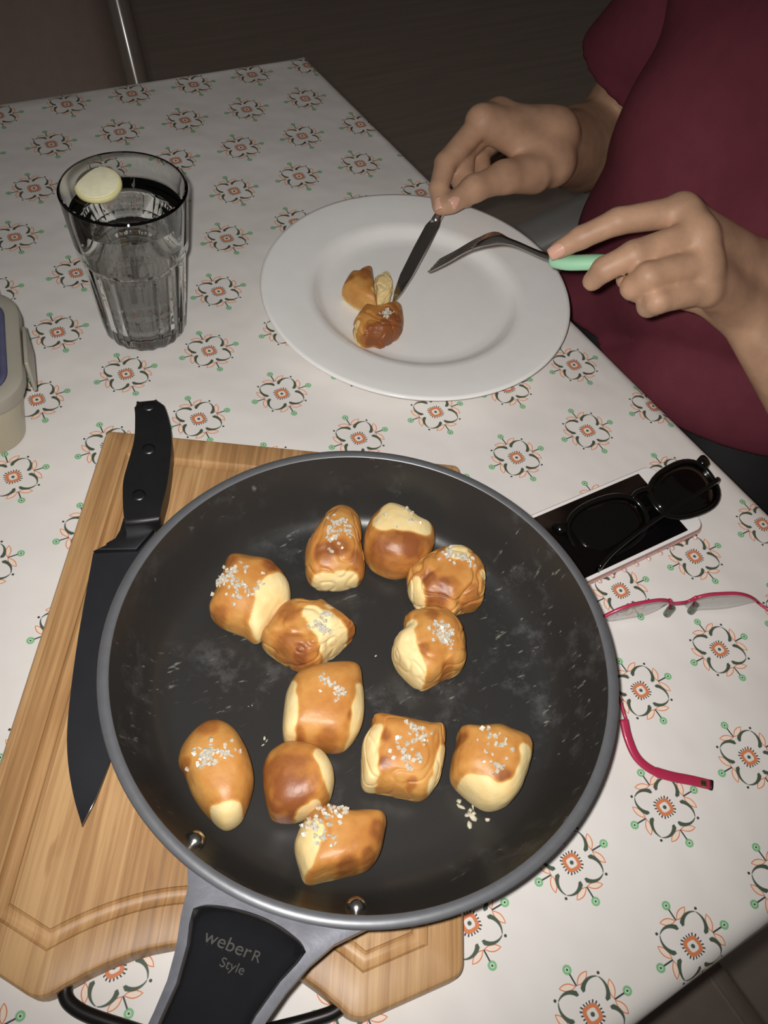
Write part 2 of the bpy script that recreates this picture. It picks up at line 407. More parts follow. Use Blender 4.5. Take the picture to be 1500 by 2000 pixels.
M_RED = mat('raspberry_red_enamel', lin(176, 46, 80), .32, 0, .5, coat=.2, vary=.05)
M_GOLD = mat('gold_metal', lin(212, 180, 110), .25, 1.0)
M_SUN = mat('sunglass_black_acetate', lin(9, 9, 8), .15, 0, .4, coat=.2)
M_LENSDK = mat('dark_brown_lens', lin(10, 9, 8), .06, 0, .3, coat=.2, vary=.05)
M_LENS = clear('clear_lens', (.985, .985, .985), 1.5, .9)
M_GLASS = clear('tumbler_glass', (.985, .992, .988), 1.5, .0)
M_WATER = clear('water', (.985, .99, .985), 1.33, .0)
M_PINKMET = mat('rose_gold_metal', lin(226, 186, 180), .3, .7, vary=.04)
M_WHITE = mat('white_phone_glass', lin(238, 234, 232), .12, 0, .5, vary=.02)
M_SCREEN = mat('switched_off_screen', lin(8, 8, 9), .08, 0, .5, vary=.05)
M_MINT = mat('mint_green_plastic', lin(168, 222, 184), .35, 0, .5, vary=.04)
M_LEMON = mat('lemon_flesh', lin(232, 228, 196), .5, vary=.06, vscale=200)
M_RIND = mat('lemon_rind', lin(222, 214, 160), .5, vary=.06)
M_FLOOR = None

# ------------------------------------------------------------------ room
def floor_material():
    m = bpy.data.materials.new('dark_brown_floor'); m.use_nodes = True; t = NT(m); b = m.node_tree.nodes['Principled BSDF']
    mp = t.new('ShaderNodeMapping'); t.put(mp.inputs[0], t.obj()); mp.inputs['Scale'].default_value = (3, 40, 3)
    f = t.noise(mp.outputs[0], 1.0, 4)
    t.put(b.inputs['Base Color'], t.ramp(f, [(.3, lin(160, 146, 136)), (.7, lin(174, 160, 149))])); b.inputs['Roughness'].default_value = .55; return m
M_FLOOR = floor_material()
M_WALL = mat('brown_wall_paint', lin(132, 114, 102), .8, vary=.05, vscale=4)
ZF = -.75
fo = link('floor', box((.2, 1.0, ZF - .05), (6.4, 6.0, .1), bevel=0), M_FLOOR, origin=(.2, 1.0, ZF), smooth=False); tag(fo, 'dark brown floor around the table', kind='structure')
for nm, c, s in (('wall_far', (.2, 3.95, .45), (6.4, .1, 2.5)), ('wall_right', (3.35, 1.0, .45), (.1, 6.0, 2.5))):
    w = link(nm, box(c, s, bevel=0), M_WALL, origin=(c[0], c[1], ZF), smooth=False); tag(w, 'plain brown wall in the dark', kind='structure')

# ------------------------------------------------------------------ table and cloth
TC = [(.1845, .8975), (-.80, .908), (-.80, -.105), (.2385, -.072)]      # far right, far left, near left, near right
def inset(poly, d):
    n = len(poly); out = []
    for i in range(n):
        p0, p1, p2 = (np.array(poly[k % n], float) for k in (i - 1, i, i + 1))
        e1 = (p1 - p0) / np.linalg.norm(p1 - p0); e2 = (p2 - p1) / np.linalg.norm(p2 - p1)
        n1 = np.array([-e1[1], e1[0]]); n2 = np.array([-e2[1], e2[0]])
        b_ = (n1 + n2); b_ /= (1 + n1 @ n2) ; out.append(tuple(p1 + b_ * d))
    return out
table = empty('dining_table', (-.3, .4, ZF), 'rectangular dining table hidden under a flowered cloth', 'table')
M_TWOOD = wood_material('table_wood', 0.0, (120, 84, 56), (150, 110, 76))
tp = inset(TC, .004)
link('table_top', prism(tp, -.034, -.0035, .004), M_TWOOD, table, smooth=False)
for q in inset(TC, .06):
    link('leg', prism(rrect(q[0], q[1], .03, .03, .006), ZF, -.034), M_TWOOD, table, smooth=False)
# cloth: dense top with gentle waves, rounded fold and hanging skirt
def cloth_mesh():
    rings = []
    per = []
    n = [60, 64, 60, 64]
    for i in range(4):
        a, b = np.array(TC[i]), np.array(TC[(i + 1) % 4])
        for k in range(n[i]): per.append(a + (b - a) * k / n[i])
    per = np.array(per); cen = per.mean(0)
    V, F, UVp = [], [], []; N = len(per)
    def add(pts, z, flat=None):
        UVp.extend([tuple(q) for q in (pts if flat is None else flat)])
        i0 = len(V)
        for p, zz in zip(pts, z): V.append((p[0], p[1], zz))
        return list(range(i0, i0 + len(pts)))
    corner = np.array(TC)
    def wave(p): return .0011 * mnoise.noise(Vector((p[0] * 9, p[1] * 7, .3))) + .0006 * mnoise.noise(Vector((p[0] * 22, p[1] * 20, 3.3)))
    loops = []
    for s in np.linspace(0.02, .97, 46):
        pts = cen + (per - cen) * s; loops.append(add(pts, [wave(p) - .0012 for p in pts]))
    # outward normals of the outline
    nx = np.roll(per, -1, 0) - np.roll(per, 1, 0); nx = np.stack([nx[:, 1], -nx[:, 0]], 1); nx /= np.linalg.norm(nx, axis=1)[:, None]
    if ((per - cen) * nx).sum() < 0: nx = -nx
    R = .012
    base = per - nx * R
    for a in np.linspace(0, math.pi / 2, 7):
        pts = base + nx * R * math.sin(a); loops.append(add(pts, [-.0012 - R * (1 - math.cos(a))] * N, base + nx * R * a))
    arc = np.linspace(0, 1, N, endpoint=False)
    for z in np.linspace(.02, .09, 6):
        out = .002 + .004 * (z / .09) * (1 + np.sin(arc * 2 * math.pi * 26 + 1.2 * np.sin(arc * 40))) * .6
        pts = per + nx * out[:, None]; loops.append(add(pts, [-R - z] * N, base + nx * (R * math.pi / 2 + z - .012)))
    for A, B in zip(loops[:-1], loops[1:]):
        for k in range(N): F.append((A[k], A[(k + 1) % N], B[(k + 1) % N], B[k]))
    F.append(tuple(loops[0]))
    me = bmm(tobm(V, F)); at_ = me.attributes.new('print_uv', 'FLOAT_VECTOR', 'POINT')
    at_.data.foreach_set('vector', np.array([(x, y, 0) for x, y in UVp], np.float32).ravel()); return me
cl = link('tablecloth', cloth_mesh(), M_CLOTH, origin=(0, 0, 0))
tag(cl, 'white tablecloth printed with orange and green folk flowers covering the table', 'tablecloth')
md = cl.modifiers.new('thick', 'SOLIDIFY'); md.thickness = .0008; md.offset = -1

# ------------------------------------------------------------------ cutting board
TLb = np.array([-.2093, .4025]); bu = np.array([.857, -.5155]); bv = np.array([-.5155, -.857]); BT = .018
def bp(u_, v_): return tuple(TLb + bu * u_ + bv * v_)
def round_corner(P, r, n=5):
    out = []; N = len(P)
    for i in range(N):
        p0, p1, p2, rr = np.array(P[i - 1][:2]), np.array(P[i][:2]), np.array(P[(i + 1) % N][:2]), P[i][2] if len(P[i]) > 2 else 0
        if rr <= 0: out.append(tuple(p1)); continue
        e0 = (p0 - p1) / np.linalg.norm(p0 - p1); e2 = (p2 - p1) / np.linalg.norm(p2 - p1)
        a, b = p1 + e0 * rr, p1 + e2 * rr
        for k in range(n + 1):
            t = k / n; out.append(tuple((1 - t) ** 2 * a + 2 * t * (1 - t) * p1 + t * t * b))
    return out
W_ = .2605
out_uv = [(0, 0, .006), (0, .337, .006), (.054, .3615, .008)]
for k in range(1, 16):
    s = k / 16; out_uv.append((.054 + (W_ - .108) * s, .3315 + .030 * (2 * s - 1) ** 2, 0))
out_uv += [(W_ - .054, .3615, .008), (W_, .337, .006), (W_, 0, .006)]
ouv = round_corner(out_uv, .006)
def offs(poly, d):
    n = len(poly); out = []
    for i in range(n):
        p0, p1, p2 = (np.array(poly[k % n], float) for k in (i - 1, i, i + 1))
        e1 = (p1 - p0) / (np.linalg.norm(p1 - p0) + 1e-12); e2 = (p2 - p1) / (np.linalg.norm(p2 - p1) + 1e-12)
        n1 = np.array([e1[1], -e1[0]]); n2 = np.array([e2[1], -e2[0]]); b_ = (n1 + n2) / (1 + max(n1 @ n2, -.5)); out.append(p1 + b_ * d)
    return out
def area(P): return sum(P[i - 1][0] * P[i][1] - P[i][0] * P[i - 1][1] for i in range(len(P)))
sg = 1 if area(ouv) < 0 else -1
def loop(d, z):
    return [(*bp(*q), z) for q in offs(ouv, sg * d)]
# groove follows a simplified outline (no small corner arcs) so it keeps clean mitres
board = empty('cutting_board', (*bp(.13, .17), 0), 'bamboo cutting board with juice groove under the frying pan', 'cutting board')
M_BAMB = wood_material('bamboo', math.atan2(bu[1], bu[0]))
loops = [loop(.003, .0), loop(0, .003), loop(0, BT - .003), loop(.0012, BT - .0008), loop(.003, BT)]
def garc(u_): q = (u_ - .054) / (W_ - .108); return .3315 + .030 * (2 * q - 1) ** 2, .120 * (2 * q - 1) / (W_ - .108)
def gl_(d, z):
    m_ = .0245 / .054; cham = lambda u_: .337 + m_ * u_ - d * math.sqrt(1 + m_ * m_)
    def op_(u_):
        v_, sl_ = garc(u_); n_ = math.hypot(1, sl_); return u_ + d * sl_ / n_, v_ - d / n_
    lo_, hi_ = .02, .13                     # where the offset arc meets the offset chamfer
    for _ in range(50):
        md_ = (lo_ + hi_) / 2; x_, y_ = op_(md_)
        if y_ > cham(x_): lo_ = md_
        else: hi_ = md_
    arc_ = [op_(lo_ + (W_ - 2 * lo_) * k / 24) for k in range(25)]
    pts = [(d, d), (d, cham(d))] + arc_ + [(W_ - d, cham(d)), (W_ - d, d)]
    return [(*bp(*q), z) for q in pts]
def board_mesh():
    bm = bmesh.new()
    def ring(L): return [bm.verts.new(p) for p in L]
    def bridge(A, B):
        for k in range(len(A)): bm.faces.new((A[k], A[(k + 1) % len(A)], B[(k + 1) % len(A)], B[k]))
    Ls = [ring(L) for L in loops]
    for A, B in zip(Ls[:-1], Ls[1:]): bridge(A, B)
    bm.faces.new(Ls[0][::-1])
    G = [ring(gl_(.019, BT))] + [ring(gl_(.019 + .0045 - .0045 * math.cos(a), BT - .0036 * math.sin(a))) for a in np.linspace(.35, math.pi - .35, 6)] + [ring(gl_(.028, BT))]
    for A, B in zip(G[:-1], G[1:]): bridge(A, B)
    bm.faces.new(G[-1])
    # border between outline and groove
    eo = [bm.edges.get((Ls[-1][k], Ls[-1][(k + 1) % len(Ls[-1])])) for k in range(len(Ls[-1]))]
    ei = [bm.edges.get((G[0][k], G[0][(k + 1) % len(G[0])])) for k in range(len(G[0]))]
    bmesh.ops.triangle_fill(bm, use_beauty=True, edges=eo + ei)
    # triangle_fill also fills the hole; drop any face whose centre lies inside the groove ring
    bmesh.ops.remove_doubles(bm, verts=bm.verts[:], dist=1e-6)
    return bmm(bm)
bo = link('board', board_mesh(), M_BAMB, board); bo.data.set_sharp_from_angle(angle=math.radians(25))
hp = [at(128, 1925, .009), at(128, 1945, .009), at(140, 1963, .009), at(172, 1982, .009), at(240, 2005, .009), at(330, 2030, .009), at(430, 2035, .009), at(530, 2012, .009), at(600, 1994, .009), at(645, 1980, .009), at(668, 1966, .009)]
link('wire_handle', sweep(smoothpath(hp, 6), .0036, n=14), mat('black_iron_wire', lin(52, 50, 50), .35, .8), board)

# ------------------------------------------------------------------ frying pan
PC = np.array([-.1364, .1430, BT])
pan = empty('frying_pan', tuple(PC), 'large black non-stick frying pan holding the pretzel bites', 'frying pan')
RH = .052
inner = [(0, .004), (.100, .004), (.110, .0048), (.117, .0075), (.122, .0125), (.127, .022), (.1325, .034), (.1385, RH)]
link('cooking_surface', lathe(inner, PC, 128), M_PAN, pan)
link('rim', lathe([(.1385, RH), (.1390, RH + .0006), (.1440, RH + .0002), (.1448, RH - .0008), (.1446, RH - .0025)], PC, 160), M_RIM, pan)
link('outer_wall', lathe([(.1444, RH - .002), (.1405, .040), (.135, .026), (.128, .010), (.121, .002), (.116, 0), (0, 0)], PC, 128), mat('dark_outer_enamel', lin(70, 70, 74), .4, .3), pan)
HA = math.radians(-136.6)
hd = np.array([math.cos(HA), math.sin(HA), 0]); hs = np.array([-math.sin(HA), math.cos(HA), 0])
for ang in (-157.4, -118.6):
    a = math.radians(ang); rr = .1318; n_ = np.array([math.cos(a), math.sin(a), 0]); c = PC + n_ * rr + np.array([0, 0, .031])
    rv = sdf_mesh([(c, c - n_ * .0006 + np.array([0, 0, .0004]), .0060, .0054, .001)], .0007)
    link('rivet', fromnp(*rv), M_STEEL, pan)
# cast bracket: flares from the rim to the grip
HC = ((.14, .15, .16, .19, .21, .34), (.0027, -.002, -.003, -.0045, -.006, -.010))
def hpt(s, w, z): return PC + hd * s + hs * (w + float(np.interp(s, HC[0], HC[1]))) + np.array([0, 0, z])
br = empty
def bracket_mesh():
    V, F = [], []; S = [.1415, .150, .160, .172, .185, .198, .210, .222, .240, .262]
    Wd = [.0465, .0365, .0315, .0264, .0230, .0214, .0204, .0196, .0188, .0184]; Zt = [RH - .0015, RH + .0005, RH + .002, RH + .0045, RH + .008, RH + .012, RH + .016, RH + .020, RH + .026, RH + .032]
    n = 21
    for s, w, z in zip(S, Wd, Zt):
        for face in (0, 1):
            for k in range(n):
                q = -1 + 2 * k / (n - 1); off = 0
                sc = s
                if s < .172: sc = s - (.1435 - math.sqrt(max(.1435 ** 2 - (q * w) ** 2, 0))) * (1 - (s - .1415) / .0305)
                zz = z - .0025 * abs(q) ** 6 if face == 0 else z - .011
                V.append(hpt(sc, q * w, zz))
    R = 2 * n
    for i in range(len(S) - 1):
        for k in range(n - 1):
            a = i * R + k; F.append((a, a + 1, a + R + 1, a + R)); b = a + n; F.append((b, b + R, b + R + 1, b + 1))
        a = i * R; F.append((a, a + R, a + R + n, a + n)); a = i * R + n - 1; F.append((a, a + n, a + R + n, a + R))
    for i in (0, len(S) - 1):
        for k in range(n - 1): a = i * R + k; F.append((a, a + n, a + n + 1, a + 1))
    return bmm(tobm(V, F))
bk = link('handle_bracket', bracket_mesh(), M_ALU, pan); bk.data.set_sharp_from_angle(angle=math.radians(35))
def grip_mesh():
    V, F = [], []; S = [.1475, .1500, .158, .168, .185, .205, .225, .245, .270, .300, .325, .335]
    Wd = [.0272, .0285, .0258, .0224, .0186, .0170, .0158, .0154, .0154, .0154, .0142, .009]
    Zt = [RH + .0010, RH + .0035, RH + .0055, RH + .0072, RH + .0115, RH + .0172, RH + .0235, RH + .029, RH + .036, RH + .042, RH + .045, RH + .041]
    n = 25
    for s, w, z in zip(S, Wd, Zt):
        for k in range(n):
            q = -1 + 2 * k / (n - 1)
            V.append(hpt(s + .005 * q * q * max(0, 1 - (s - .1475) / .03), q * w, z + .0012 * (1 - abs(q) ** 4) - .004 * abs(q) ** 12))
        for k in range(n):
            q = 1 - 2 * k / (n - 1); V.append(hpt(s + .005 * q * q * max(0, 1 - (s - .1475) / .03), q * w * .96, z - .009 - (.010 if s > .245 else 0) * (1 - q * q)))
    R = 2 * n
    for i in range(len(S) - 1):
        for k in range(R): F.append((i * R + k, i * R + (k + 1) % R, (i + 1) * R + (k + 1) % R, (i + 1) * R + k))
    F.append(tuple(range(R))); F.append(tuple((len(S) - 1) * R + k for k in range(R)))
    return bmm(tobm(V, F))
gp = link('grip', grip_mesh(), M_BLKPL, pan); gp.data.set_sharp_from_angle(angle=math.radians(50)); tag(gp, 'glossy black grip plate with faint lettering')
# soft grip pads on both sides near the hand end
for sgn in (-1, 1):
    pth = [hpt(.222 + .0 * sgn, sgn * .0155, RH + .021), hpt(.245, sgn * .0152, RH + .0275), hpt(.275, sgn * .0150, RH + .036), hpt(.305, sgn * .0142, RH + .041)]
    link('grip_pad', sweep(smoothpath(pth, 5), .0050, .007, n=12, sq=3), M_BLKMAT, pan)
# lettering on the grip
M_TEXT = mat('worn_grey_print', lin(74, 71, 68), .5)
def lettering(txt, s, w, size, parent, z):
    cu = bpy.data.curves.new('lettering', 'FONT'); cu.body = txt; cu.size = size; cu.align_x = 'CENTER'; cu.align_y = 'CENTER'; cu.extrude = .0001
    tmp = bpy.data.objects.new('tmp', cu); COL.objects.link(tmp); bpy.context.view_layer.update()
    me = bpy.data.meshes.new_from_object(tmp.evaluated_get(bpy.context.evaluated_depsgraph_get())); bpy.data.objects.remove(tmp)
    # text x axis runs across the handle to the viewer's right (along hs), its y axis points back to the pan
    sl = .30; up_ = -hd * math.cos(sl) - np.array([0, 0, math.sin(sl)]); nr = np.cross(hs, up_); o = hpt(s, w, z)
    me.transform(Matrix(((hs[0], up_[0], nr[0], o[0]), (hs[1], up_[1], nr[1], o[1]), (hs[2], up_[2], nr[2], o[2]), (0, 0, 0, 1))))
    return link('lettering', me, M_TEXT, parent, smooth=False)
lettering('weber', .1640, -.0050, .0086, gp, RH + .0082)
lettering('R', .1645, .0088, .0070, gp, RH + .0082)
lettering('Style', .1715, .001, .0060, gp, RH + .0096)

# ------------------------------------------------------------------ pretzel bites
random.seed(4)
def bun(outline, label, org=(340, 957), sc=2.0436, pw=.62, hz=.019, z0=BT + .0045, pale=(), brown=(), salt=None, seed=0, nz=.05, name='pretzel_bite', group='pretzel bites in the pan', cat='pretzel bite', ridge=0.0):
    """dough pillow over a plan outline; hz = half height, pw = how boxy the flank is, ridge = folds"""
    zc = z0 + hz * .85
    pts = np.array([at(org[0] + x / sc, org[1] + y / sc, zc)[:2] for x, y in outline]); c2 = np.zeros(2); A_ = 0
    for i in range(len(pts)):
        p, q = pts[i - 1], pts[i]; cr_ = p[0] * q[1] - q[0] * p[1]; A_ += cr_; c2 += (p + q) * cr_
    c2 /= 3 * A_; c = np.array([c2[0], c2[1], zc])
    sm_ = np.array(smoothpath([np.append(p, 0) for p in pts], 6, closed=True))[:, :2] - c2
    th = np.arctan2(sm_[:, 1], sm_[:, 0]); rr = np.hypot(sm_[:, 0], sm_[:, 1]); o_ = np.argsort(th); th, rr = th[o_], rr[o_]
    th = np.concatenate([th - 2 * math.pi, th, th + 2 * math.pi]); rr = np.tile(rr, 3); rm = rr.mean()
    Dp = (c - CAM) @ (-Rm[:, 2])
    bm = bmesh.new(); bmesh.ops.create_icosphere(bm, subdivisions=6, radius=1.0)
    rnd = random.Random(seed); so = Vector((rnd.random() * 50, rnd.random() * 50, rnd.random() * 50)); tx, ty = rnd.uniform(-.12, .12), rnd.uniform(-.12, .12)
    for v in bm.verts:
        n = v.co.normalized(); ph = math.asin(max(-1, min(1, n.z))); a_ = math.atan2(n.y, n.x)
        R_ = float(np.interp(a_, th, rr)); fl_ = math.cos(ph) ** pw; f_ = (rm + (R_ - rm) * min(1, fl_ * 1.15)) * fl_
        n1 = mnoise.noise(n * 1.4 + so); n2 = mnoise.noise(n * 3.2 + so); n3 = mnoise.noise(n * 8 + so)
        k = 1 + nz * (n1 * .9 + n2 * .45 + n3 * .14) - ridge * max(0, .16 - abs(mnoise.noise(n * 2.1 + so * 1.7))) / .16
        hor = 1 + (k - 1) * .6
        x = math.cos(a_) * f_ * hor; y = math.sin(a_) * f_ * hor
        z = math.copysign(abs(math.sin(ph)) ** .85, n.z) * k * (1 + tx * n.x + ty * n.y)
        if z < -.5: z = -.5 - (-.5 - z) * .2
        v.co = Vector((c2[0] + x, c2[1] + y, zc + z * hz))
    zmin = min(v.co.z for v in bm.verts)
    for v in bm.verts: v.co.z += z0 - zmin
    bm.normal_update()
    lay = bm.verts.layers.float.new('crust')
    P = np.array([v.co[:] for v in bm.verts]); Nn = np.array([v.normal[:] for v in bm.verts])
    pb = [(at(q[0], q[1], zc + hz * .45), q[2] * Dp / FPX) for q in pale]; bb = [(at(q[0], q[1], zc + hz * .5), q[2] * Dp / FPX) for q in brown]
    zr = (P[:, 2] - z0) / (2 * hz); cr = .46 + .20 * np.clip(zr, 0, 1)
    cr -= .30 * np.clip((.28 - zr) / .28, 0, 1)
    jit = np.array([mnoise.noise(Vector(p) * 170 + so) for p in P]); j2 = np.array([mnoise.noise(Vector(p) * 70 + so) for p in P])
    pl_ = np.zeros(len(P))
    sd = np.full(len(P), 1.0)                # distance outside the pale areas; neighbouring spots are bridged
    for i, (q, r) in enumerate(pb):
        q2, r2 = pb[i + 1] if i + 1 < len(pb) and np.linalg.norm((pb[i + 1][0] - q)[:2]) < 1.7 * (r + pb[i + 1][1]) else (q, r)
        ab = (q2 - q)[:2]; t = np.clip(((P[:, :2] - q[:2]) @ ab) / (ab @ ab + 1e-12), 0, 1)
        d_ = np.linalg.norm(P[:, :2] - q[:2] - t[:, None] * ab, axis=1) - (r + (r2 - r) * t) * 1.06
        hh = np.maximum(.003 - np.abs(sd - d_), 0) / .003; sd = np.minimum(sd, d_) - hh * hh * .003 * .25
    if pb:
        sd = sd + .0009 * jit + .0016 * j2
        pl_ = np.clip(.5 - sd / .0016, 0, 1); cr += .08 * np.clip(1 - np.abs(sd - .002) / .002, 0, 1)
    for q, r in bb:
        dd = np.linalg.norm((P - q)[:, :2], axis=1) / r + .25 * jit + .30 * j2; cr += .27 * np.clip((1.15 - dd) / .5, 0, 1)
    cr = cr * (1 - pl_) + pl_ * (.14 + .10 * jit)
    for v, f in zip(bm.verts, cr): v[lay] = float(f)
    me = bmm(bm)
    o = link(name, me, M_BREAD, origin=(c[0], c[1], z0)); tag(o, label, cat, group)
    if salt:
        sx, sy, sr, num = salt; rs = np.random.RandomState(seed + 7)
        q = at(sx, sy, zc + hz * .8); r = sr * Dp / FPX
        ok = np.where(Nn[:, 2] > .1)[0]; pr = np.zeros(len(ok))
        for k in range(5):
            qq = q[:2] + (rs.rand(2) - .5) * r * 1.3; pr += np.exp(-(np.linalg.norm(P[ok][:, :2] - qq, axis=1) / (r * .42)) ** 2)
        pr /= pr.sum(); bs = bmesh.new()
        for i in rs.choice(ok, num, p=pr):
            m_ = Matrix.Translation(Vector(P[i]) + Vector(Nn[i]) * .0004) @ Matrix.Rotation(rs.rand() * 6, 4, Vector(rs.rand(3) - .5).normalized()) @ Matrix.Diagonal((*(rs.uniform(.0009, .0023, 3)), 1))
            bmesh.ops.create_cube(bs, size=1.0, matrix=m_)
        for v in bs.verts: v.co += Vector((rs.rand(3) - .5) * .0007)
        so_ = link('coarse_salt', bmm(bs), M_SALT, o, smooth=False); so_['kind'] = 'stuff'; so_['label'] = 'coarse white salt crystals'
    return o

bun([(660, 60), (715, 75), (745, 130), (750, 220), (765, 290), (750, 345), (690, 365), (600, 372), (545, 350), (520, 280), (530, 210), (570, 150), (610, 90)],
    'tall tapered pretzel bite at the back of the pan, left of the pale-topped one', pw=.7, pale=[(625, 1133, 20), (655, 1136, 20), (688, 1132, 20)], brown=[(635, 1085, 24), (700, 1095, 20), (660, 1075, 22)], salt=(655, 1035, 32, 60), seed=1, ridge=.05)
bun([(850, 65), (920, 80), (985, 120), (1035, 150), (1042, 210), (1010, 275), (950, 310), (880, 318), (800, 285), (760, 230), (765, 165), (800, 100)],
    'round pretzel bite with a torn cream top at the back of the pan', pale=[(772, 1012, 34), (800, 1012, 34), (755, 1025, 24), (820, 1028, 22)], brown=[(770, 1080, 50), (820, 1065, 34)], salt=(800, 995, 40, 9), seed=2, nz=.06)
bun([(235, 262), (300, 272), (380, 285), (430, 320), (462, 380), (455, 450), (400, 510), (335, 585), (270, 555), (190, 525), (140, 480), (150, 430), (185, 350), (205, 285)],
    'square salted pretzel bite at the left, touching the ragged one', pale=[(545, 1148, 28), (540, 1180, 32), (515, 1212, 22), (520, 1165, 18)], brown=[(445, 1098, 20), (420, 1195, 18), (525, 1110, 16)], salt=(468, 1128, 40, 95), seed=3)
bun([(345, 585), (390, 510), (440, 450), (490, 435), (560, 445), (600, 440), (640, 480), (700, 520), (730, 555), (690, 600), (620, 650), (560, 700), (480, 690), (400, 640)],
    'pointed ragged pretzel bite with a split pale top near the pan middle', pale=[(632, 1222, 28), (650, 1240, 28), (610, 1205, 16), (640, 1262, 16), (645, 1185, 10)], brown=[(565, 1265, 34), (600, 1275, 24), (560, 1200, 24), (680, 1222, 18)], salt=(632, 1212, 22, 40), seed=4, nz=.08, ridge=.06)
bun([(940, 310), (990, 275), (1060, 240), (1140, 235), (1190, 260), (1240, 320), (1240, 400), (1225, 445), (1150, 465), (1110, 490), (1050, 470), (980, 455), (950, 410), (935, 360)],
    'ridged blistered pretzel bite at the right rear with salt on its crown', pale=[(892, 1082, 24), (808, 1140, 16), (815, 1165, 16), (946, 1120, 10)], brown=[(850, 1155, 30), (880, 1150, 24), (925, 1160, 20), (835, 1130, 16)], salt=(893, 1086, 24, 44), seed=5, nz=.07, ridge=.10)
bun([(925, 500), (980, 475), (1060, 465), (1120, 500), (1160, 570), (1160, 690), (1080, 735), (1060, 750), (990, 772), (920, 720), (875, 650), (880, 590), (920, 550)],
    'pretzel bite with a pale left flank right of the pan middle', pale=[(785, 1245, 24), (785, 1275, 28), (805, 1312, 24), (800, 1225, 14)], brown=[(845, 1203, 18), (880, 1305, 18), (825, 1270, 14)], salt=(858, 1240, 28, 58), seed=6, ridge=.04)
bun([(490, 735), (560, 705), (640, 692), (735, 695), (755, 770), (760, 870), (740, 950), (680, 1020), (600, 1020), (500, 1005), (440, 985), (435, 900), (450, 800)],
    'square glossy pretzel bite with pale cut sides in the centre of the pan', hz=.020, pw=.55, pale=[(562, 1345, 18), (558, 1375, 18), (558, 1405, 18), (560, 1435, 14), (708, 1345, 12), (708, 1385, 14), (702, 1415, 14), (690, 1442, 12)], brown=[(640, 1445, 26), (585, 1430, 14), (690, 1400, 12)], salt=(648, 1338, 24, 26), seed=7, nz=.025)
bun([(130, 920), (185, 918), (240, 950), (285, 1020), (312, 1100), (315, 1170), (290, 1260), (260, 1315), (200, 1340), (140, 1295), (75, 1215), (40, 1130), (15, 1080), (30, 1020), (80, 955)],
    'long egg-shaped glossy pretzel bite at the lower left of the pan', hz=.0205, pw=.75, pale=[(440, 1588, 14), (425, 1588, 12), (455, 1584, 12), (440, 1602, 14)], brown=[(360, 1490, 14), (410, 1418, 22)], salt=(418, 1462, 34, 70), seed=8, nz=.02)
bun([(400, 1030), (450, 1005), (530, 1010), (590, 1040), (630, 1100), (640, 1170), (620, 1230), (570, 1275), (510, 1300), (440, 1310), (385, 1290), (360, 1200), (352, 1120), (370, 1060)],
    'dark brown domed pretzel bite without salt', hz=.020, pale=[(628, 1480, 14), (640, 1505, 14), (645, 1530, 10), (615, 1580, 16), (590, 1592, 12)], brown=[(560, 1530, 60), (570, 1560, 40)], seed=9, nz=.03)
bun([(800, 900), (880, 905), (960, 920), (1030, 935), (1080, 940), (1085, 1000), (1080, 1080), (1050, 1170), (1000, 1220), (920, 1210), (830, 1190), (760, 1170), (750, 1080), (755, 1000), (790, 940)],
    'square blistered pretzel bite with a salted top in the lower middle of the pan', pw=.52, pale=[(728, 1430, 16), (718, 1455, 20), (716, 1485, 20), (722, 1512, 14), (862, 1500, 14), (868, 1465, 10), (850, 1530, 12)], brown=[(750, 1492, 16), (805, 1528, 10), (750, 1440, 14)], salt=(805, 1445, 38, 56), seed=10, nz=.04, ridge=.04)
bun([(1145, 945), (1210, 945), (1290, 935), (1360, 960), (1420, 990), (1430, 1050), (1410, 1130), (1380, 1200), (1330, 1250), (1260, 1258), (1180, 1210), (1115, 1140), (1115, 1060), (1135, 990)],
    'rightmost pretzel bite, golden top with a pale lower lip', hz=.0205, pale=[(920, 1535, 22), (945, 1552, 24), (975, 1562, 24), (1005, 1540, 16), (1028, 1500, 14), (1025, 1470, 10)], brown=[(898, 1435, 16), (985, 1520, 20)], salt=(965, 1462, 38, 30), seed=11, nz=.04)
bun([(510, 1330), (560, 1275), (620, 1255), (700, 1275), (790, 1275), (845, 1290), (845, 1370), (825, 1440), (780, 1500), (700, 1525), (600, 1545), (530, 1555), (500, 1500), (480, 1420), (490, 1370)],
    'nearest pretzel bite by the pan handle with a pale left end', hz=.020, pale=[(592, 1620, 20), (586, 1650, 22), (592, 1680, 18), (612, 1625, 16)], brown=[(740, 1620, 22), (680, 1695, 24), (720, 1670, 16)], salt=(640, 1608, 36, 62), seed=12, nz=.04)
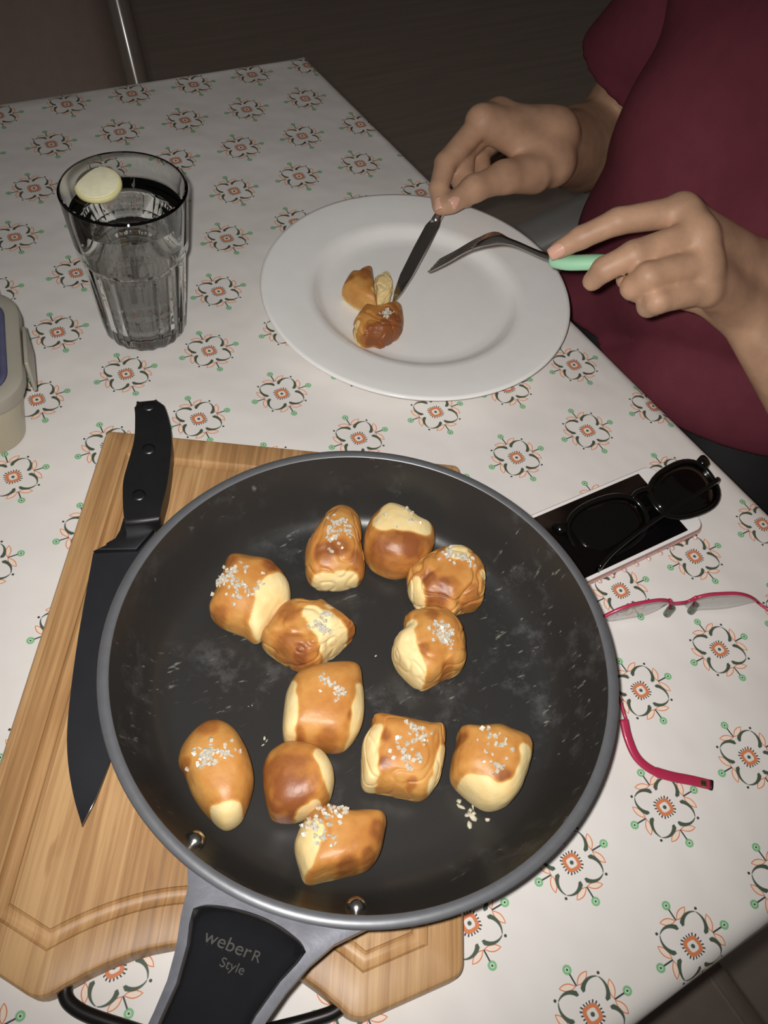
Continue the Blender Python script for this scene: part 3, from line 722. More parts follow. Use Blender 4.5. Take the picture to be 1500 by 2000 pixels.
# bits left on the plate
ZP = .0085
bun([(240, 520), (350, 310), (480, 300), (560, 240), (690, 200), (730, 240), (745, 400), (760, 560), (800, 800), (740, 820), (620, 790), (480, 720), (350, 640), (260, 570)],
    'cut half of a pretzel bite on the plate, left of the knife tip', org=(640, 500), sc=8.333, hz=.0145, z0=ZP, pale=[(735, 570, 8)], brown=[(715, 540, 18), (680, 545, 12)], seed=21, group='bread pieces on the plate', nz=.06)
bun([(760, 380), (850, 330), (960, 280), (1040, 400), (1060, 520), (1010, 700), (900, 780), (800, 780), (770, 600)],
    'torn white crumb of a pretzel bite under the knife tip', org=(640, 500), sc=8.333, hz=.009, z0=ZP, pale=[(750, 570, 80)], seed=22, group='bread pieces on the plate', nz=.14, ridge=.1)
bun([(420, 1080), (520, 950), (590, 850), (700, 880), (850, 880), (960, 830), (1130, 780), (1210, 830), (1230, 1050), (1190, 1200), (1050, 1290), (900, 1370), (750, 1340), (600, 1370), (480, 1270), (430, 1180)],
    'shiny dark pretzel bite on the plate nearest the viewer', org=(640, 500), sc=8.333, hz=.015, z0=ZP, brown=[(765, 635, 34), (770, 630, 30), (735, 655, 34), (745, 645, 34), (775, 610, 24)], pale=[(696, 632, 7)], salt=(748, 608, 14, 34), seed=23, group='bread pieces on the plate', nz=.06, ridge=.08)

# loose flakes
def flake(u, v, z, size, label, seed, n=6, group='crumbs in the pan', grey=False):
    rs = np.random.RandomState(seed); c = at(u, v, z); bm = bmesh.new()
    for i in range(n):
        q = c + np.append(rs.normal(0, size * .35, 2), 0)
        if i == 0: q = c.copy()
        sz = size * rs.uniform(.16, .5, 3); sz[1] *= .55; sz[2] = max(.0005, sz[2] * .22)
        m_ = Matrix.Translation(Vector((q[0], q[1], z + sz[2] * .5))) @ Matrix.Rotation(rs.rand() * 6, 4, 'Z') @ Matrix.Rotation(rs.uniform(-.3, .3), 4, 'X') @ Matrix.Diagonal((*sz, 1))
        bmesh.ops.create_icosphere(bm, subdivisions=1, radius=.7, matrix=m_)
    for v_ in bm.verts:
        v_.co += Vector((mnoise.noise(v_.co * 900), mnoise.noise(v_.co * 900 + Vector((7, 0, 0))), 0)) * size * .10
    o = link('crumb', bmm(bm), M_CRUMB, origin=tuple(c)); tag(o, label, 'crumb', group); return o
M_CRUMB = mat('bread_crumb', lin(196, 190, 168), .6, vary=.1)
ZPAN = BT + .0042
flake(918, 1583, ZPAN, .012, 'largest white crumb in the pan, below the rightmost bite', 1, 9)
flake(466, 1664, ZPAN + .002, .0055, 'small cream crumb in the pan near the left rivet', 2, 3)
flake(735, 1281, ZPAN, .0035, 'tiny crumb in the middle of the pan', 3, 2)
flake(714, 1018, ZPAN, .006, 'crumb wedged between the two rearmost pretzel bites', 4, 3)
flake(492, 1378, ZPAN, .003, 'tiny crumb left of the square glossy bite', 5, 2)
flake(521, 1447, ZPAN, .0045, 'crumb above the dark domed bite', 6, 3)
flake(1128, 1345, ZPAN + .008, .006, 'salt crumb on the right wall of the pan', 7, 4)
flake(272, 1500, ZPAN + .012, .006, 'crumb smear on the left wall of the pan', 8, 4)
flake(916, 654, ZP, .0024, 'tiny crumb on the plate, upper of two on the right', 9, 1, 'crumbs on the plate')
flake(944, 672, ZP, .0024, 'tiny crumb on the plate, lower of two on the right', 10, 1, 'crumbs on the plate')

# ------------------------------------------------------------------ chef's knife on the board
ZK = BT
kn = empty('chef_knife', tuple(at(230, 1080, ZK)), 'black chef knife lying on the cutting board beside the pan', 'knife')
def kp(u, v, z=ZK + .003): return at(u, v, z)[:2]
edge = [kp(*q) for q in ((181, 1078), (168, 1150), (152, 1240), (138, 1340), (130, 1425), (132, 1490), (143, 1555), (160, 1614))]
spine = [kp(*q) for q in ((160, 1614), (186, 1562), (212, 1496), (228, 1440))]
t_ = spine[-1]; e_ = kp(304, 1030)
spine += [t_ + (e_ - t_) * k for k in (.25, .5, .75, 1.0)]
edge_s = smoothpath([np.append(q, 0) for q in edge], 4); sp_s = [np.append(q, 0) for q in spine]
blade_poly = [q[:2] for q in edge_s] + [q[:2] for q in sp_s[1:]] + [kp(244, 1052)]
def blade_mesh():
    # thin at the cutting edge, 2 mm thick towards the spine
    n1 = len(edge_s); V, F = [], []
    sp_r = []
    tot = [np.array(q[:2]) for q in (sp_s)]; tot = tot[::-1]
    L = [0]
    for a, b in zip(tot[:-1], tot[1:]): L.append(L[-1] + np.linalg.norm(b - a))
    for i in range(n1):
        s = L[-1] * i / (n1 - 1); k = max(j for j in range(len(L)) if L[j] <= s + 1e-9); k = min(k, len(L) - 2); f = (s - L[k]) / (L[k + 1] - L[k]); sp_r.append(tot[k] + (tot[k + 1] - tot[k]) * f)
    for i in range(n1):
        e, s = np.array(edge_s[i][:2]), sp_r[i]; md = e + (s - e) * .3
        for p, z0, z1 in ((e, .0012, .0015), (md, .0006, .0024), (s, .0003, .0032)):
            V.append((*p, ZK + z0)); V.append((*p, ZK + z1))
    for i in range(n1 - 1):
        a, b = i * 6, i * 6 + 6
        F += [(a + 1, a + 3, b + 3, b + 1), (a + 3, a + 5, b + 5, b + 3), (a, b, b + 2, a + 2), (a + 2, b + 2, b + 4, a + 4), (a + 4, b + 4, b + 5, a + 5), (a, a + 1, b + 1, b)]
    F.append((0, 2, 4, 5, 3, 1)); return bmm(tobm(V, F))
bl = link('blade', blade_mesh(), M_BLADE, kn); bl.data.set_sharp_from_angle(angle=math.radians(20))
sl = [np.append(q, ZK + .0033) for q in spine[:4]]
link('spine_edge', sweep(sl, .0004, .0003, n=6), M_STEEL, bl)
bol = [kp(*q) for q in ((241, 1016), (313, 1008), (302, 1040), (268, 1078), (183, 1079), (212, 1069), (230, 1059), (240, 1042))]
link('bolster', prism([tuple(q) for q in bol], ZK + .0001, ZK + .0062, .0015), M_GREYMET, kn).data.set_sharp_from_angle(angle=.6)
hl_l = [(243, 1024), (240, 980), (241, 940), (250, 905), (262, 860), (264, 815), (263, 792), (271, 782)]; hl_r = [(302, 779), (316, 786), (328, 815), (335, 855), (333, 900), (326, 950), (316, 990), (311, 1016)]
hm = [tuple(q[:2]) for side in (hl_l, hl_r) for q in smoothpath([np.append(at(u, v, ZK + .016)[:2], 0) for u, v in side], 4)]
hb = link('handle', prism(hm, ZK + .0003, ZK + .0165, .0032, 4), M_BLKMAT, kn); hb.data.set_sharp_from_angle(angle=.9)
for u, v in ((290, 793), (290, 877), (271, 967)):
    c = at(u, v, ZK + .0165); link('rivet', lathe([(.0046, -.001), (.0046, .0002), (.003, .0005), (0, .0006)], c, 24), M_GREYMET, hb)

# ------------------------------------------------------------------ plate
PL = (.0814, .4535, 0)
plate = link('dinner_plate', lathe([(0, .0035), (.050, .0035), (.052, 0), (.056, 0), (.058, .004), (.082, .0055), (.094, .0125), (.120, .0165), (.1345, .0196), (.1356, .0212), (.1348, .0226), (.132, .0226), (.118, .0208), (.098, .0186), (.0925, .0178), (.0885, .0150), (.0850, .0112), (.080, .0090), (.072, .0083), (0, .0080)], PL, 160), M_PORC, origin=PL)
tag(plate, 'wide-rimmed white dinner plate in front of the person', 'plate')

# ------------------------------------------------------------------ glass of water with lemon
GC = np.array([-.1425, .5155, 0]); GH = .131
glass = empty('tumbler', tuple(GC), 'faceted clear glass tumbler of water with a lemon slice', 'glass')
def gr(z): return .0345 + (.0455 - .0345) * (z / GH) ** .9
NF = 10
def gmod(i, r, z, a):
    if z > .082: return r
    k = min(1, (.082 - z) / .006); f = ((a * NF / (2 * math.pi)) % 1) - .5
    poly = math.cos(math.pi / NF) / math.cos(f * 2 * math.pi / NF)
    flute = 1 - .075 * math.cos(f * 2 * math.pi) ** 2
    return r * (1 - .03 * k) * (poly * .5 + flute * .5 if k >= 1 else 1 + k * (poly * .5 + flute * .5 - 1))
zs = [.0, .002, .006, .012, .02, .035, .05, .065, .072, .076, .079, .082, .084, .09, .10, .115, .125, .1295]
op = [(0, .0015), (.024, .0015), (.027, 0)] + [(gr(z) - (.004 if z < .001 else 0.0015 if z < .003 else 0), z) for z in zs] + [(gr(GH) - .0012, GH)]
ip = [(gr(GH) - .0024, GH - .0004), (gr(.12) - .0028, .12), (gr(.09) - .0034, .09), (gr(.06) - .0048, .06), (gr(.03) - .0052, .03), (gr(.014) - .0062, .016), (.020, .0115), (0, .011)]
gm = lathe(op + ip, GC, 160, lambda i, r, z, a: gmod(i, r, z, a) if 3 <= i < len(op) else r)
link('glass_wall', gm, M_GLASS, glass).data.set_sharp_from_angle(angle=math.radians(24))
WL = .112
def ir(z):
    pts = sorted([(q[1], q[0]) for q in ip[:-1]]); return float(np.interp(z, [p[0] for p in pts], [p[1] for p in pts])) - .0003
wt = link('water', lathe([(0, .0114), (.019, .0118), (ir(.016), .0165), (ir(.03), .03), (ir(.06), .06), (ir(.09), .09), (ir(WL), WL), (ir(WL) - .001, WL - .0006), (0, WL - .0006)], GC, 96), M_WATER, origin=tuple(GC))
tag(wt, 'clear still water filling the glass tumbler', 'water', kind='stuff')
lc = at(192, 362, .116)
lem = empty('lemon_slice', tuple(lc), 'pale lemon slice floating at the rim of the water glass', 'lemon slice')
tilt = Matrix.Rotation(.22, 3, 'X') @ Matrix.Rotation(-.12, 3, 'Y')
def lemon_disc(prof):
    me = lathe(prof, (0, 0, 0), 48); me.transform(Matrix.Translation(Vector(lc)) @ tilt.to_4x4() @ Matrix.Diagonal((1.0, .92, 1, 1))); return me
link('flesh', lemon_disc([(0, .0032), (.0148, .0032), (.0152, .003), (.0152, -.003), (0, -.003)]), M_LEMON, lem)
link('rind', lemon_disc([(.0150, .0026), (.0160, .0030), (.0172, .0018), (.0174, 0), (.0172, -.0018), (.016, -.003), (.0150, -.0026)]), M_RIND, lem)

# ------------------------------------------------------------------ plastic food box
cb_ = (-.3210, .4810); CR = math.radians(-12)
fb = empty('food_container', (*cb_, 0), 'translucent plastic food box with a blue lid seal at the left edge', 'container')
M_PLAST = mat('cloudy_plastic', lin(176, 168, 146), .3, 0, .5, vary=.03, sss=.3); M_LID = mat('frosted_lid', lin(160, 155, 142), .35, 0, .5, vary=.03)
def rl(hx, hy, r, z): return [(x, y, z) for x, y in rrect(*cb_, hx, hy, r, CR, 10)]
link('tub', stackloops([rl(.064, .044, .02, 0), rl(.068, .048, .022, .002), rl(.075, .055, .024, .052), rl(.075, .055, .024, .055)]), M_PLAST, fb).data.set_sharp_from_angle(angle=.7)
lid = link('lid', stackloops([rl(.0785, .0585, .027, .050), rl(.0800, .0600, .028, .054), rl(.0790, .0590, .027, .0615), rl(.0765, .0565, .025, .063), rl(.070, .050, .021, .063), rl(.0685, .0485, .020, .0605), rl(.064, .044, .017, .0605)]), M_LID, fb); lid.data.set_sharp_from_angle(angle=.6)
sealp = [np.array(p) for p in rl(.0672, .0472, .0195, .0625)]
link('seal', sweep(sealp, .0026, .0016, n=10, closed=True), mat('blue_silicone', lin(84, 84, 112), .5), lid)
for sx, sy, L in ((1, 0, .03), (0, -1, .04), (0, 1, .04)):
    cx, cy = sx * .0815, sy * .0615
    q = (cb_[0] + cx * math.cos(CR) - cy * math.sin(CR), cb_[1] + cx * math.sin(CR) + cy * math.cos(CR), .045)
    link('clip', box(q, (.003 if sx else L * 1.3, .003 if sy else L * 1.3, .028), CR, .001), M_LID, lid)

# ------------------------------------------------------------------ phone
ph_c = np.array([.0915, .1802]); PR = math.radians(.6); PHX, PHY = .0690, .0338
ph = empty('smartphone', (*ph_c, 0), 'white-fronted smartphone with rose gold edge and dark screen beside the pan', 'phone')
def pl(hx, hy, r, z): return [(x, y, z) for x, y in rrect(*ph_c, hx, hy, r, PR, 8)]
bd = link('body', stackloops([pl(PHX - .0028, PHY - .0028, .007, .0006), pl(PHX - .0008, PHY - .0008, .009, .0018), pl(PHX, PHY, .0098, .0040), pl(PHX - .0008, PHY - .0008, .009, .0064), pl(PHX - .0016, PHY - .0016, .0085, .0070)]), M_PINKMET, ph); bd.data.set_sharp_from_angle(angle=1.0)
link('front_glass', prism([p[:2] for p in pl(PHX - .0018, PHY - .0018, .0083, 0)], .0068, .0076, .0003), M_WHITE, ph, smooth=False)
sc = [p[:2] for p in pl(.0522, .0294, .0006, 0)]
link('screen', prism(sc, .0074, .0078), M_SCREEN, ph, smooth=False)
hbq = ph_c + np.array([PHX - .0085, 0]); link('home_button', lathe([(.0052, .0074), (.0052, .0079), (.0045, .0078), (0, .0076)], (*hbq, 0), 32), M_WHITE, ph)
M_GLINT = mat('pink_flash_glint', lin(240, 214, 208), .08, .3)  # added beads modelling the flash glints along the phone's near edge
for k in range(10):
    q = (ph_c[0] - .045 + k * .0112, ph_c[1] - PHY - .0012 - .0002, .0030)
    link('glint_bead', lathe([(0, 0), (.0012, .0004), (.0016, .0014), (.0012, .0024), (0, .0028)], q, 10), M_GLINT, ph)

# ------------------------------------------------------------------ sunglasses on the phone
sgc = at(1250, 990, .012)
sun = empty('sunglasses', (sgc[0], sgc[1], .0082), 'dark-lensed black sunglasses lying on the smartphone', 'sunglasses')
eL = at(1118, 1056, .013); eR = at(1402, 922, .021)
sx_ = (eR - eL); sL = np.linalg.norm(sx_); sx_ = sx_ / sL
upv = np.array([0, 0, 1.0]); sy_ = np.cross(upv, sx_); sy_ /= np.linalg.norm(sy_)          # across, away from the viewer
tl = math.radians(14); sy_ = sy_ * math.cos(tl) + np.array([0, 0, math.sin(tl)]); sz_ = np.cross(sx_, sy_)
smid = (eL + eR) / 2
def sp_(a, b, c=0.0):            # a along the frame, b towards the top rim, c out of the lens
    wrap = -.9 * (a ** 2)
    return smid + sx_ * a + sy_ * b + sz_ * (c + wrap * 1.6)
def lens_outline(s, k=1.0, n=40):
    out = []
    for i in range(n):
        t = 2 * math.pi * i / n; x = math.cos(t); y = math.sin(t); e = 2.5
        r = (abs(x) ** e + abs(y) ** e) ** (-1 / e)
        X = x * r * .0305 * k; Y = y * r * .0205 * k
        Y *= 1 + .10 * (X / .03); out.append((s * .0355 + s * X, Y - .001))
    return out
for s in (-1, 1):
    O = lens_outline(s); P = [sp_(a, b) for a, b in O]
    link('lens_rim', sweep(P, .0021, .0019, up=tuple(sz_), n=10, closed=True), M_SUN, sun)
    V = [sp_(a, b, .0004) for a, b in O]; V2 = [sp_(a * 1.0, b, -.0014) for a, b in O]; n = len(O)
    F = []; rings = [V]
    for q in (.66, .33):
        rings.append([sp_(s * .0355 + (a - s * .0355) * q, b * q, .0004 + .0016 * (1 - q * q)) for a, b in O])
    VV = [p for R_ in rings for p in R_]
    for r_ in range(2):
        for i in range(n): F.append((r_ * n + i, r_ * n + (i + 1) % n, (r_ + 1) * n + (i + 1) % n, (r_ + 1) * n + i))
    F.append(tuple(2 * n + i for i in range(n))); b0 = len(VV); VV += V2; F.append(tuple(b0 + i for i in range(n)))
    for i in range(n): F.append((i, (i + 1) % n, b0 + (i + 1) % n, b0 + i))
    link('lens', bmm(tobm(VV, F)), M_LENSDK, sun)
    # end piece, hinge, folded temple behind the lenses
    link('end_piece', sweep([sp_(s * .064, .012), sp_(s * .0695, .0135, -.001), sp_(s * .072, .0125, -.005)], [.0030, .0034, .0026], [.0045, .0052, .0045], up=tuple(sy_), n=12, sq=3), M_SUN, sun)
    link('hinge', sweep([sp_(s * .0695, .0105, -.005), sp_(s * .0695, .0155, -.005)], .0018, n=10), M_GOLD, sun)
link('bridge', sweep(smoothpath([sp_(-.0085, .009), sp_(-.004, .0115, .001), sp_(.004, .0115, .001), sp_(.0085, .009)], 4), .0020, .0028, up=tuple(sz_), n=10), M_SUN, sun)
tz = .0102
tpR = [at(1402, 938, .019), at(1372, 960, .0155), at(1330, 986, .013), at(1262, 1030, .012), at(1200, 1078, .0115), at(1168, 1112, .0108)]
link('temple', sweep(smoothpath(tpR, 5), .0018, [.0042] * 26, n=12, sq=3.5), M_SUN, sun)
tpL = [sp_(-.070, .012, -.006), sp_(-.03, .004, -.0045), sp_(.02, -.006, -.005), sp_(.050, -.010, -.0062)]
link('temple', sweep(smoothpath(tpL, 5), .0016, .0016, n=12, sq=3.5), M_SUN, sun)

# ------------------------------------------------------------------ red eyeglasses on the cloth
gc_ = at(1335, 1170, .02)
eg = empty('eyeglasses', (gc_[0], gc_[1], 0), 'red half-rim reading glasses standing open on the cloth', 'eyeglasses')
g0 = at(1178, 1190, .030); g1 = at(1500, 1155, .030); gx = g1 - g0; gx[2] = 0; gx /= np.linalg.norm(gx); gy = np.array([-gx[1], gx[0], 0])
gm_ = at(1336, 1166, .030)
def gp_(a, b, z):       # a along the front, b away from the viewer
    return gm_ + gx * a + gy * (b - 1.1 * a * a) + np.array([0, 0, z - .030])
def brow(s, k):         # z of the top rim, lens is a low oval
    return .030 - .006 * ((k - .42) / .58) ** 2
for s in (-1, 1):
    top = []; bot = []
    for i in range(17):
        k = i / 16; a = s * (.0095 + .049 * k)
        zt = .0305 - .0125 * max(0, (k - .45) / .55) ** 2.2 - .0035 * max(0, (.25 - k) / .25) ** 2
        zb = .0035 + .0105 * max(0, (k - .55) / .45) ** 2 + .008 * max(0, (.22 - k) / .22) ** 2
        top.append(gp_(a, 0, zt)); bot.append(gp_(a, .0035, zb))
    link('brow_rim', sweep(top, .0013, .0011, n=10), M_RED, eg)
    V = []; F = []; n = 17
    for t0, b0 in zip(top, bot):
        for q in (0, .33, .66, 1):
            p = t0 + (b0 - t0) * q; V.append(p + gy * .0007); V.append(p - gy * .0007)
    for i in range(n - 1):
        a = i * 8; b = a + 8
        for q in range(3):
            F.append((a + 2 * q, a + 2 * q + 2, b + 2 * q + 2, b + 2 * q)); F.append((a + 2 * q + 1, b + 2 * q + 1, b + 2 * q + 3, a + 2 * q + 3))
        F.append((a, b, b + 1, a + 1)); F.append((a + 6, a + 7, b + 7, b + 6))
    F.append((0, 1, 3, 5, 7, 6, 4, 2)); e_ = (n - 1) * 8; F.append((e_, e_ + 2, e_ + 4, e_ + 6, e_ + 7, e_ + 5, e_ + 3, e_ + 1))
    link('lens', bmm(tobm(V, F)), M_LENS, eg)
    link('pad_arm', sweep(smoothpath([gp_(s * .0095, 0, .027), gp_(s * .0088, -.002, .0245), gp_(s * .0086, -.0035, .0225)], 4), .0007, n=8), M_RED, eg)
    c = gp_(s * .0088, -.004, .0205); up2 = np.array([0, 0, .0042])
    pdv = sdf_mesh([(c - up2, c + up2, .0024, .0024, .001)], .0007); link('nose_pad', fromnp(*pdv), clear('nose_pad_silicone', (.62, .66, .62), 1.4, .7), eg)
link('bridge', sweep(smoothpath([gp_(-.0098, 0, .0285), gp_(-.006, 0, .0232), gp_(0, -.001, .0240), gp_(.006, 0, .0232), gp_(.0098, 0, .0285)], 4), .0011, n=10), M_RED, eg)
# left temple (ends in a broad curved sleeve), right temple outside the frame
hingeL = gp_(-.0585, -.001, .0185)
tl_ = [hingeL, hingeL + np.array([-.004, -.012, 0]), at(1200, 1330, .021), at(1224, 1412, .017)]
link('temple_wire', sweep(smoothpath(tl_, 5), .0009, .0012, n=10), M_RED, eg)
sl_ = [at(1218, 1405, .017), at(1226, 1440, .0145), at(1243, 1478, .011), at(1272, 1503, .0085), at(1310, 1516, .0065), at(1350, 1524, .0050), at(1388, 1533, .0042)]
tsl = link('temple_sleeve', sweep(smoothpath(sl_, 6), [.0026] * 20 + [.0031] * 17, .0014, n=16, sq=3.5), M_RED, eg)
em_ = at(1374, 1530, .0060); dv = at(1388, 1533, .006) - at(1350, 1524, .006); ea = math.atan2(dv[1], dv[0])
link('emblem', prism(rrect(em_[0], em_[1], .0018, .0019, .0004, ea), .0053, .00625), M_GOLD, tsl, smooth=False)
for a_, b_, w_, h_ in ((-.0007, 0, .0002, .0012), (.0007, 0, .0002, .0012), (0, .0002, .0007, .0002)):
    q = em_[:2] + np.array([a_ * math.cos(ea) - b_ * math.sin(ea), a_ * math.sin(ea) + b_ * math.cos(ea)])
    link('emblem_mark', prism(rrect(q[0], q[1], w_, h_, .0001, ea, 2), .0062, .0064), M_BLKMAT, tsl, smooth=False)
link('end_cap', sweep([at(1386, 1532.5, .0043), at(1391, 1534, .0043)], .0032, .0016, n=16, sq=3.5), M_BLKMAT, tsl)
hingeR = gp_(.0585, -.001, .0185)
tr_ = [hingeR, hingeR + np.array([.002, -.014, 0]), hingeR + np.array([-.012, -.06, .003]), hingeR + np.array([-.028, -.10, -.002]), hingeR + np.array([-.04, -.128, -.0145])]
link('temple_wire', sweep(smoothpath(tr_, 5), .0009, .0012, n=10), M_RED, eg)
link('temple_sleeve', sweep(smoothpath(tr_[2:], 5), .0014, .0026, n=12, sq=3), M_RED, eg)

# ------------------------------------------------------------------ person
person = empty('person', (.42, .375, ZF), 'seated person in a burgundy T-shirt cutting food with knife and fork', 'person')
V3 = lambda *a: np.array(a, float)
def cone(a, b, ra, rb, k=.004): return (np.array(a, float), np.array(b, float), ra, rb, k)
def chain(P, r, k=.0028): return [cone(P[i], P[i + 1], r[i], r[i + 1], k) for i in range(len(P) - 1)]
# left hand and arm (fork)
W1, W2 = dep(1472, 522, .662), dep(1436, 592, .655)
LI, LM, LR, LP = dep(1333, 412, .600), dep(1362, 458, .594), dep(1374, 512, .594), dep(1376, 566, .600)
EL = V3(.345, .095, -.03); SL = V3(.44, .195, .24)
larm = [cone(SL, EL, .040, .040, .02), cone(EL, EL + (W1 - EL) * .35, .040, .037, .02), cone(EL + (W1 - EL) * .35, W1, .037, .0175, .02), cone(EL + (W2 - EL) * .35, W2, .036, .0175, .02),
        cone(W1, LI, .0175, .0118, .012), cone(W1, LM, .0175, .0120, .012), cone(W2, LR, .0170, .0115, .012), cone(W2, LP, .0170, .0105, .012),
        cone(LI, LM, .0112, .0115, .008), cone(LM, LR, .0115, .011, .008), cone(LR, LP, .011, .0100, .008)]
larm += chain([LI, dep(1207, 432, .603), dep(1135, 464, .613), dep(1090, 489, .620)], [.0112, .0094, .0082, .0066])
larm += chain([LM, dep(1238, 498, .586), dep(1180, 526, .594), dep(1157, 549, .606)], [.0115, .0098, .0086, .0072])
larm += chain([LR, dep(1266, 540, .578), dep(1236, 562, .590), dep(1244, 572, .606)], [.0110, .0094, .0084, .0072])
larm += chain([LP, dep(1284, 588, .583), dep(1266, 598, .594), dep(1278, 600, .606)], [.0100, .0086, .0076, .0066])
larm += chain([dep(1415, 588, .655), dep(1345, 570, .652), dep(1275, 555, .645), dep(1225, 545, .642)], [.017, .0125, .0105, .0085], .006)
# right hand and arm (knife)
X1, X2 = dep(1082, 258, .818), dep(1076, 318, .815)
RI, RM, RR_, RP = dep(942, 238, .786), dep(975, 222, .806), dep(1000, 232, .828), dep(1015, 255, .846)
ER = V3(.425, .628, -.02); SR = V3(.44, .555, .24)
rarm = [cone(SR, ER, .040, .040, .02), cone(ER, ER + (X1 - ER) * .4, .040, .036, .02), cone(ER + (X1 - ER) * .4, X1, .036, .0185, .02), cone(ER + (X2 - ER) * .4, X2, .035, .0185, .02),
        cone(X1, RI, .0185, .0125, .012), cone(X1, RM, .018, .0125, .012), cone(X1, RR_, .018, .012, .012), cone(X2, RP, .018, .011, .012), cone(X2, RI, .018, .012, .014),
        cone(RI, RM, .012, .012, .008), cone(RM, RR_, .012, .0115, .008), cone(RR_, RP, .0115, .0105, .008)]
rarm += chain([RI, dep(871, 318, .776), dep(857, 368, .768), dep(860, 404, .764)], [.0118, .0102, .0088, .0074])
rarm += chain([RM, dep(905, 296, .796), dep(902, 346, .790), dep(910, 388, .783)], [.0122, .0118, .0108, .0086])
rarm += chain([RR_, dep(934, 300, .818), dep(940, 345, .812), dep(955, 366, .802)], [.0118, .0112, .0100, .0084])
rarm += chain([RP, dep(952, 300, .856), dep(968, 340, .846), dep(985, 350, .832)], [.0100, .0086, .0078, .0068])
rarm += chain([dep(1040, 338, .804), dep(985, 346, .784), dep(926, 368, .768), dep(882, 398, .760)], [.0195, .0140, .0112, .0086], .007)
# torso core, neck and head (above the frame)
TX, TY = .425, .375
core = [cone((TX, TY - .06, .0), (TX, TY - .06, .10), .07, .07, .05), cone((TX, TY + .06, .0), (TX, TY + .06, .10), .07, .07, .05), cone((TX, TY, .10), (TX - .01, TY, .30), .07, .06, .04),
        cone((TX + .012, TY, .26), (TX - .004, TY, .375), .050, .046, .03)]
HX, HZ = TX - .022, .425                       # head: slightly bent forward over the plate
head = [cone((HX + .022, TY, HZ + .040), (HX - .002, TY, HZ + .040), .080, .074, .02), cone((HX - .012, TY, HZ - .045), (HX - .008, TY, HZ + .02), .046, .064, .03), cone((HX - .044, TY - .008, HZ - .076), (HX - .044, TY + .008, HZ - .076), .021, .021, .03),
        cone((HX - .066, TY, HZ + .010), (HX - .083, TY, HZ - .022), .007, .0105, .012), cone((HX - .074, TY - .011, HZ - .026), (HX - .074, TY + .011, HZ - .026), .0065, .0065, .008),
        cone((HX - .057, TY - .036, HZ + .024), (HX - .062, TY - .012, HZ + .022), .010, .010, .015), cone((HX - .057, TY + .036, HZ + .024), (HX - .062, TY + .012, HZ + .022), .010, .010, .015),
        cone((HX - .050, TY - .038, HZ - .018), (HX - .050, TY - .034, HZ - .014), .018, .018, .02), cone((HX - .050, TY + .038, HZ - .018), (HX - .050, TY + .034, HZ - .014), .018, .018, .02),
        cone((HX - .064, TY - .012, HZ - .047), (HX - .064, TY + .012, HZ - .047), .0075, .0075, .010)]
for s_ in (-1, 1): head += [cone((HX + .012, TY + s_ * .073, HZ - .018), (HX + .016, TY + s_ * .079, HZ + .014), .007, .010, .006)]
parts = [sdf_mesh(larm, .0022, smooth=1), sdf_mesh(rarm, .0022, smooth=1), sdf_mesh(core + head, .0035, smooth=1)]
Vs, Qs, o_ = [], [], 0
for v_, q_ in parts: Vs.append(v_); Qs.append(q_ + o_); o_ += len(v_)
body = link('body', fromnp(np.concatenate(Vs), np.concatenate(Qs)), M_SKIN, person)
# hair and eyes
hair = [cone((HX + .028, TY, HZ + .046), (HX + .002, TY, HZ + .048), .0875, .080, .02), cone((HX + .060, TY - .02, HZ + .03), (HX + .062, TY - .02, HZ - .06), .050, .036, .03), cone((HX + .060, TY + .02, HZ + .03), (HX + .062, TY + .02, HZ - .06), .050, .036, .03)]
link('hair', fromnp(*sdf_mesh(hair, .004, cuts=[((HX - .046, TY, HZ + .078), (-1, 0, -.95))])), M_HAIR, person)
for s_ in (-1, 1):
    c = V3(HX - .0630, TY + s_ * .030, HZ + .006); eo_ = link('eye', fromnp(*sdf_mesh([cone(c, c + V3(0, .001, 0), .0118, .0118, .001)], .0015)), mat('eye_white', lin(205, 200, 194), .3), person)
    c2_ = c + V3(-.0098, 0, -.0035); link('iris', fromnp(*sdf_mesh([cone(c2_, c2_ + V3(0, .0005, 0), .0042, .0042, .001)], .0008)), M_TROUS, eo_)
    for dz_ in (.0075, -.0085): link('eyelid', sweep(smoothpath([c + V3(-.002, -.0135, 0), c + V3(-.0095, -.006, dz_), c + V3(-.0095, .006, dz_), c + V3(-.002, .0135, 0)], 5), .0030, .0036, n=10), M_SKIN, eo_)
    link('eyebrow', sweep(smoothpath([V3(HX - .079, TY + s_ * .012, HZ + .027), V3(HX - .0765, TY + s_ * .028, HZ + .033), V3(HX - .066, TY + s_ * .042, HZ + .028)], 5), .002, .0028, n=8), M_HAIR, person)
for dz_, r_ in ((.0028, .0028), (-.0030, .0036)):
    link('lip', sweep(smoothpath([V3(HX - .063, TY - .021, HZ - .047), V3(HX - .0715, TY - .008, HZ - .047 + dz_), V3(HX - .0715, TY + .008, HZ - .047 + dz_), V3(HX - .063, TY + .021, HZ - .047)], 5), [.0012] + [r_] * 14 + [.0012], r_, n=10), M_LIP, person)
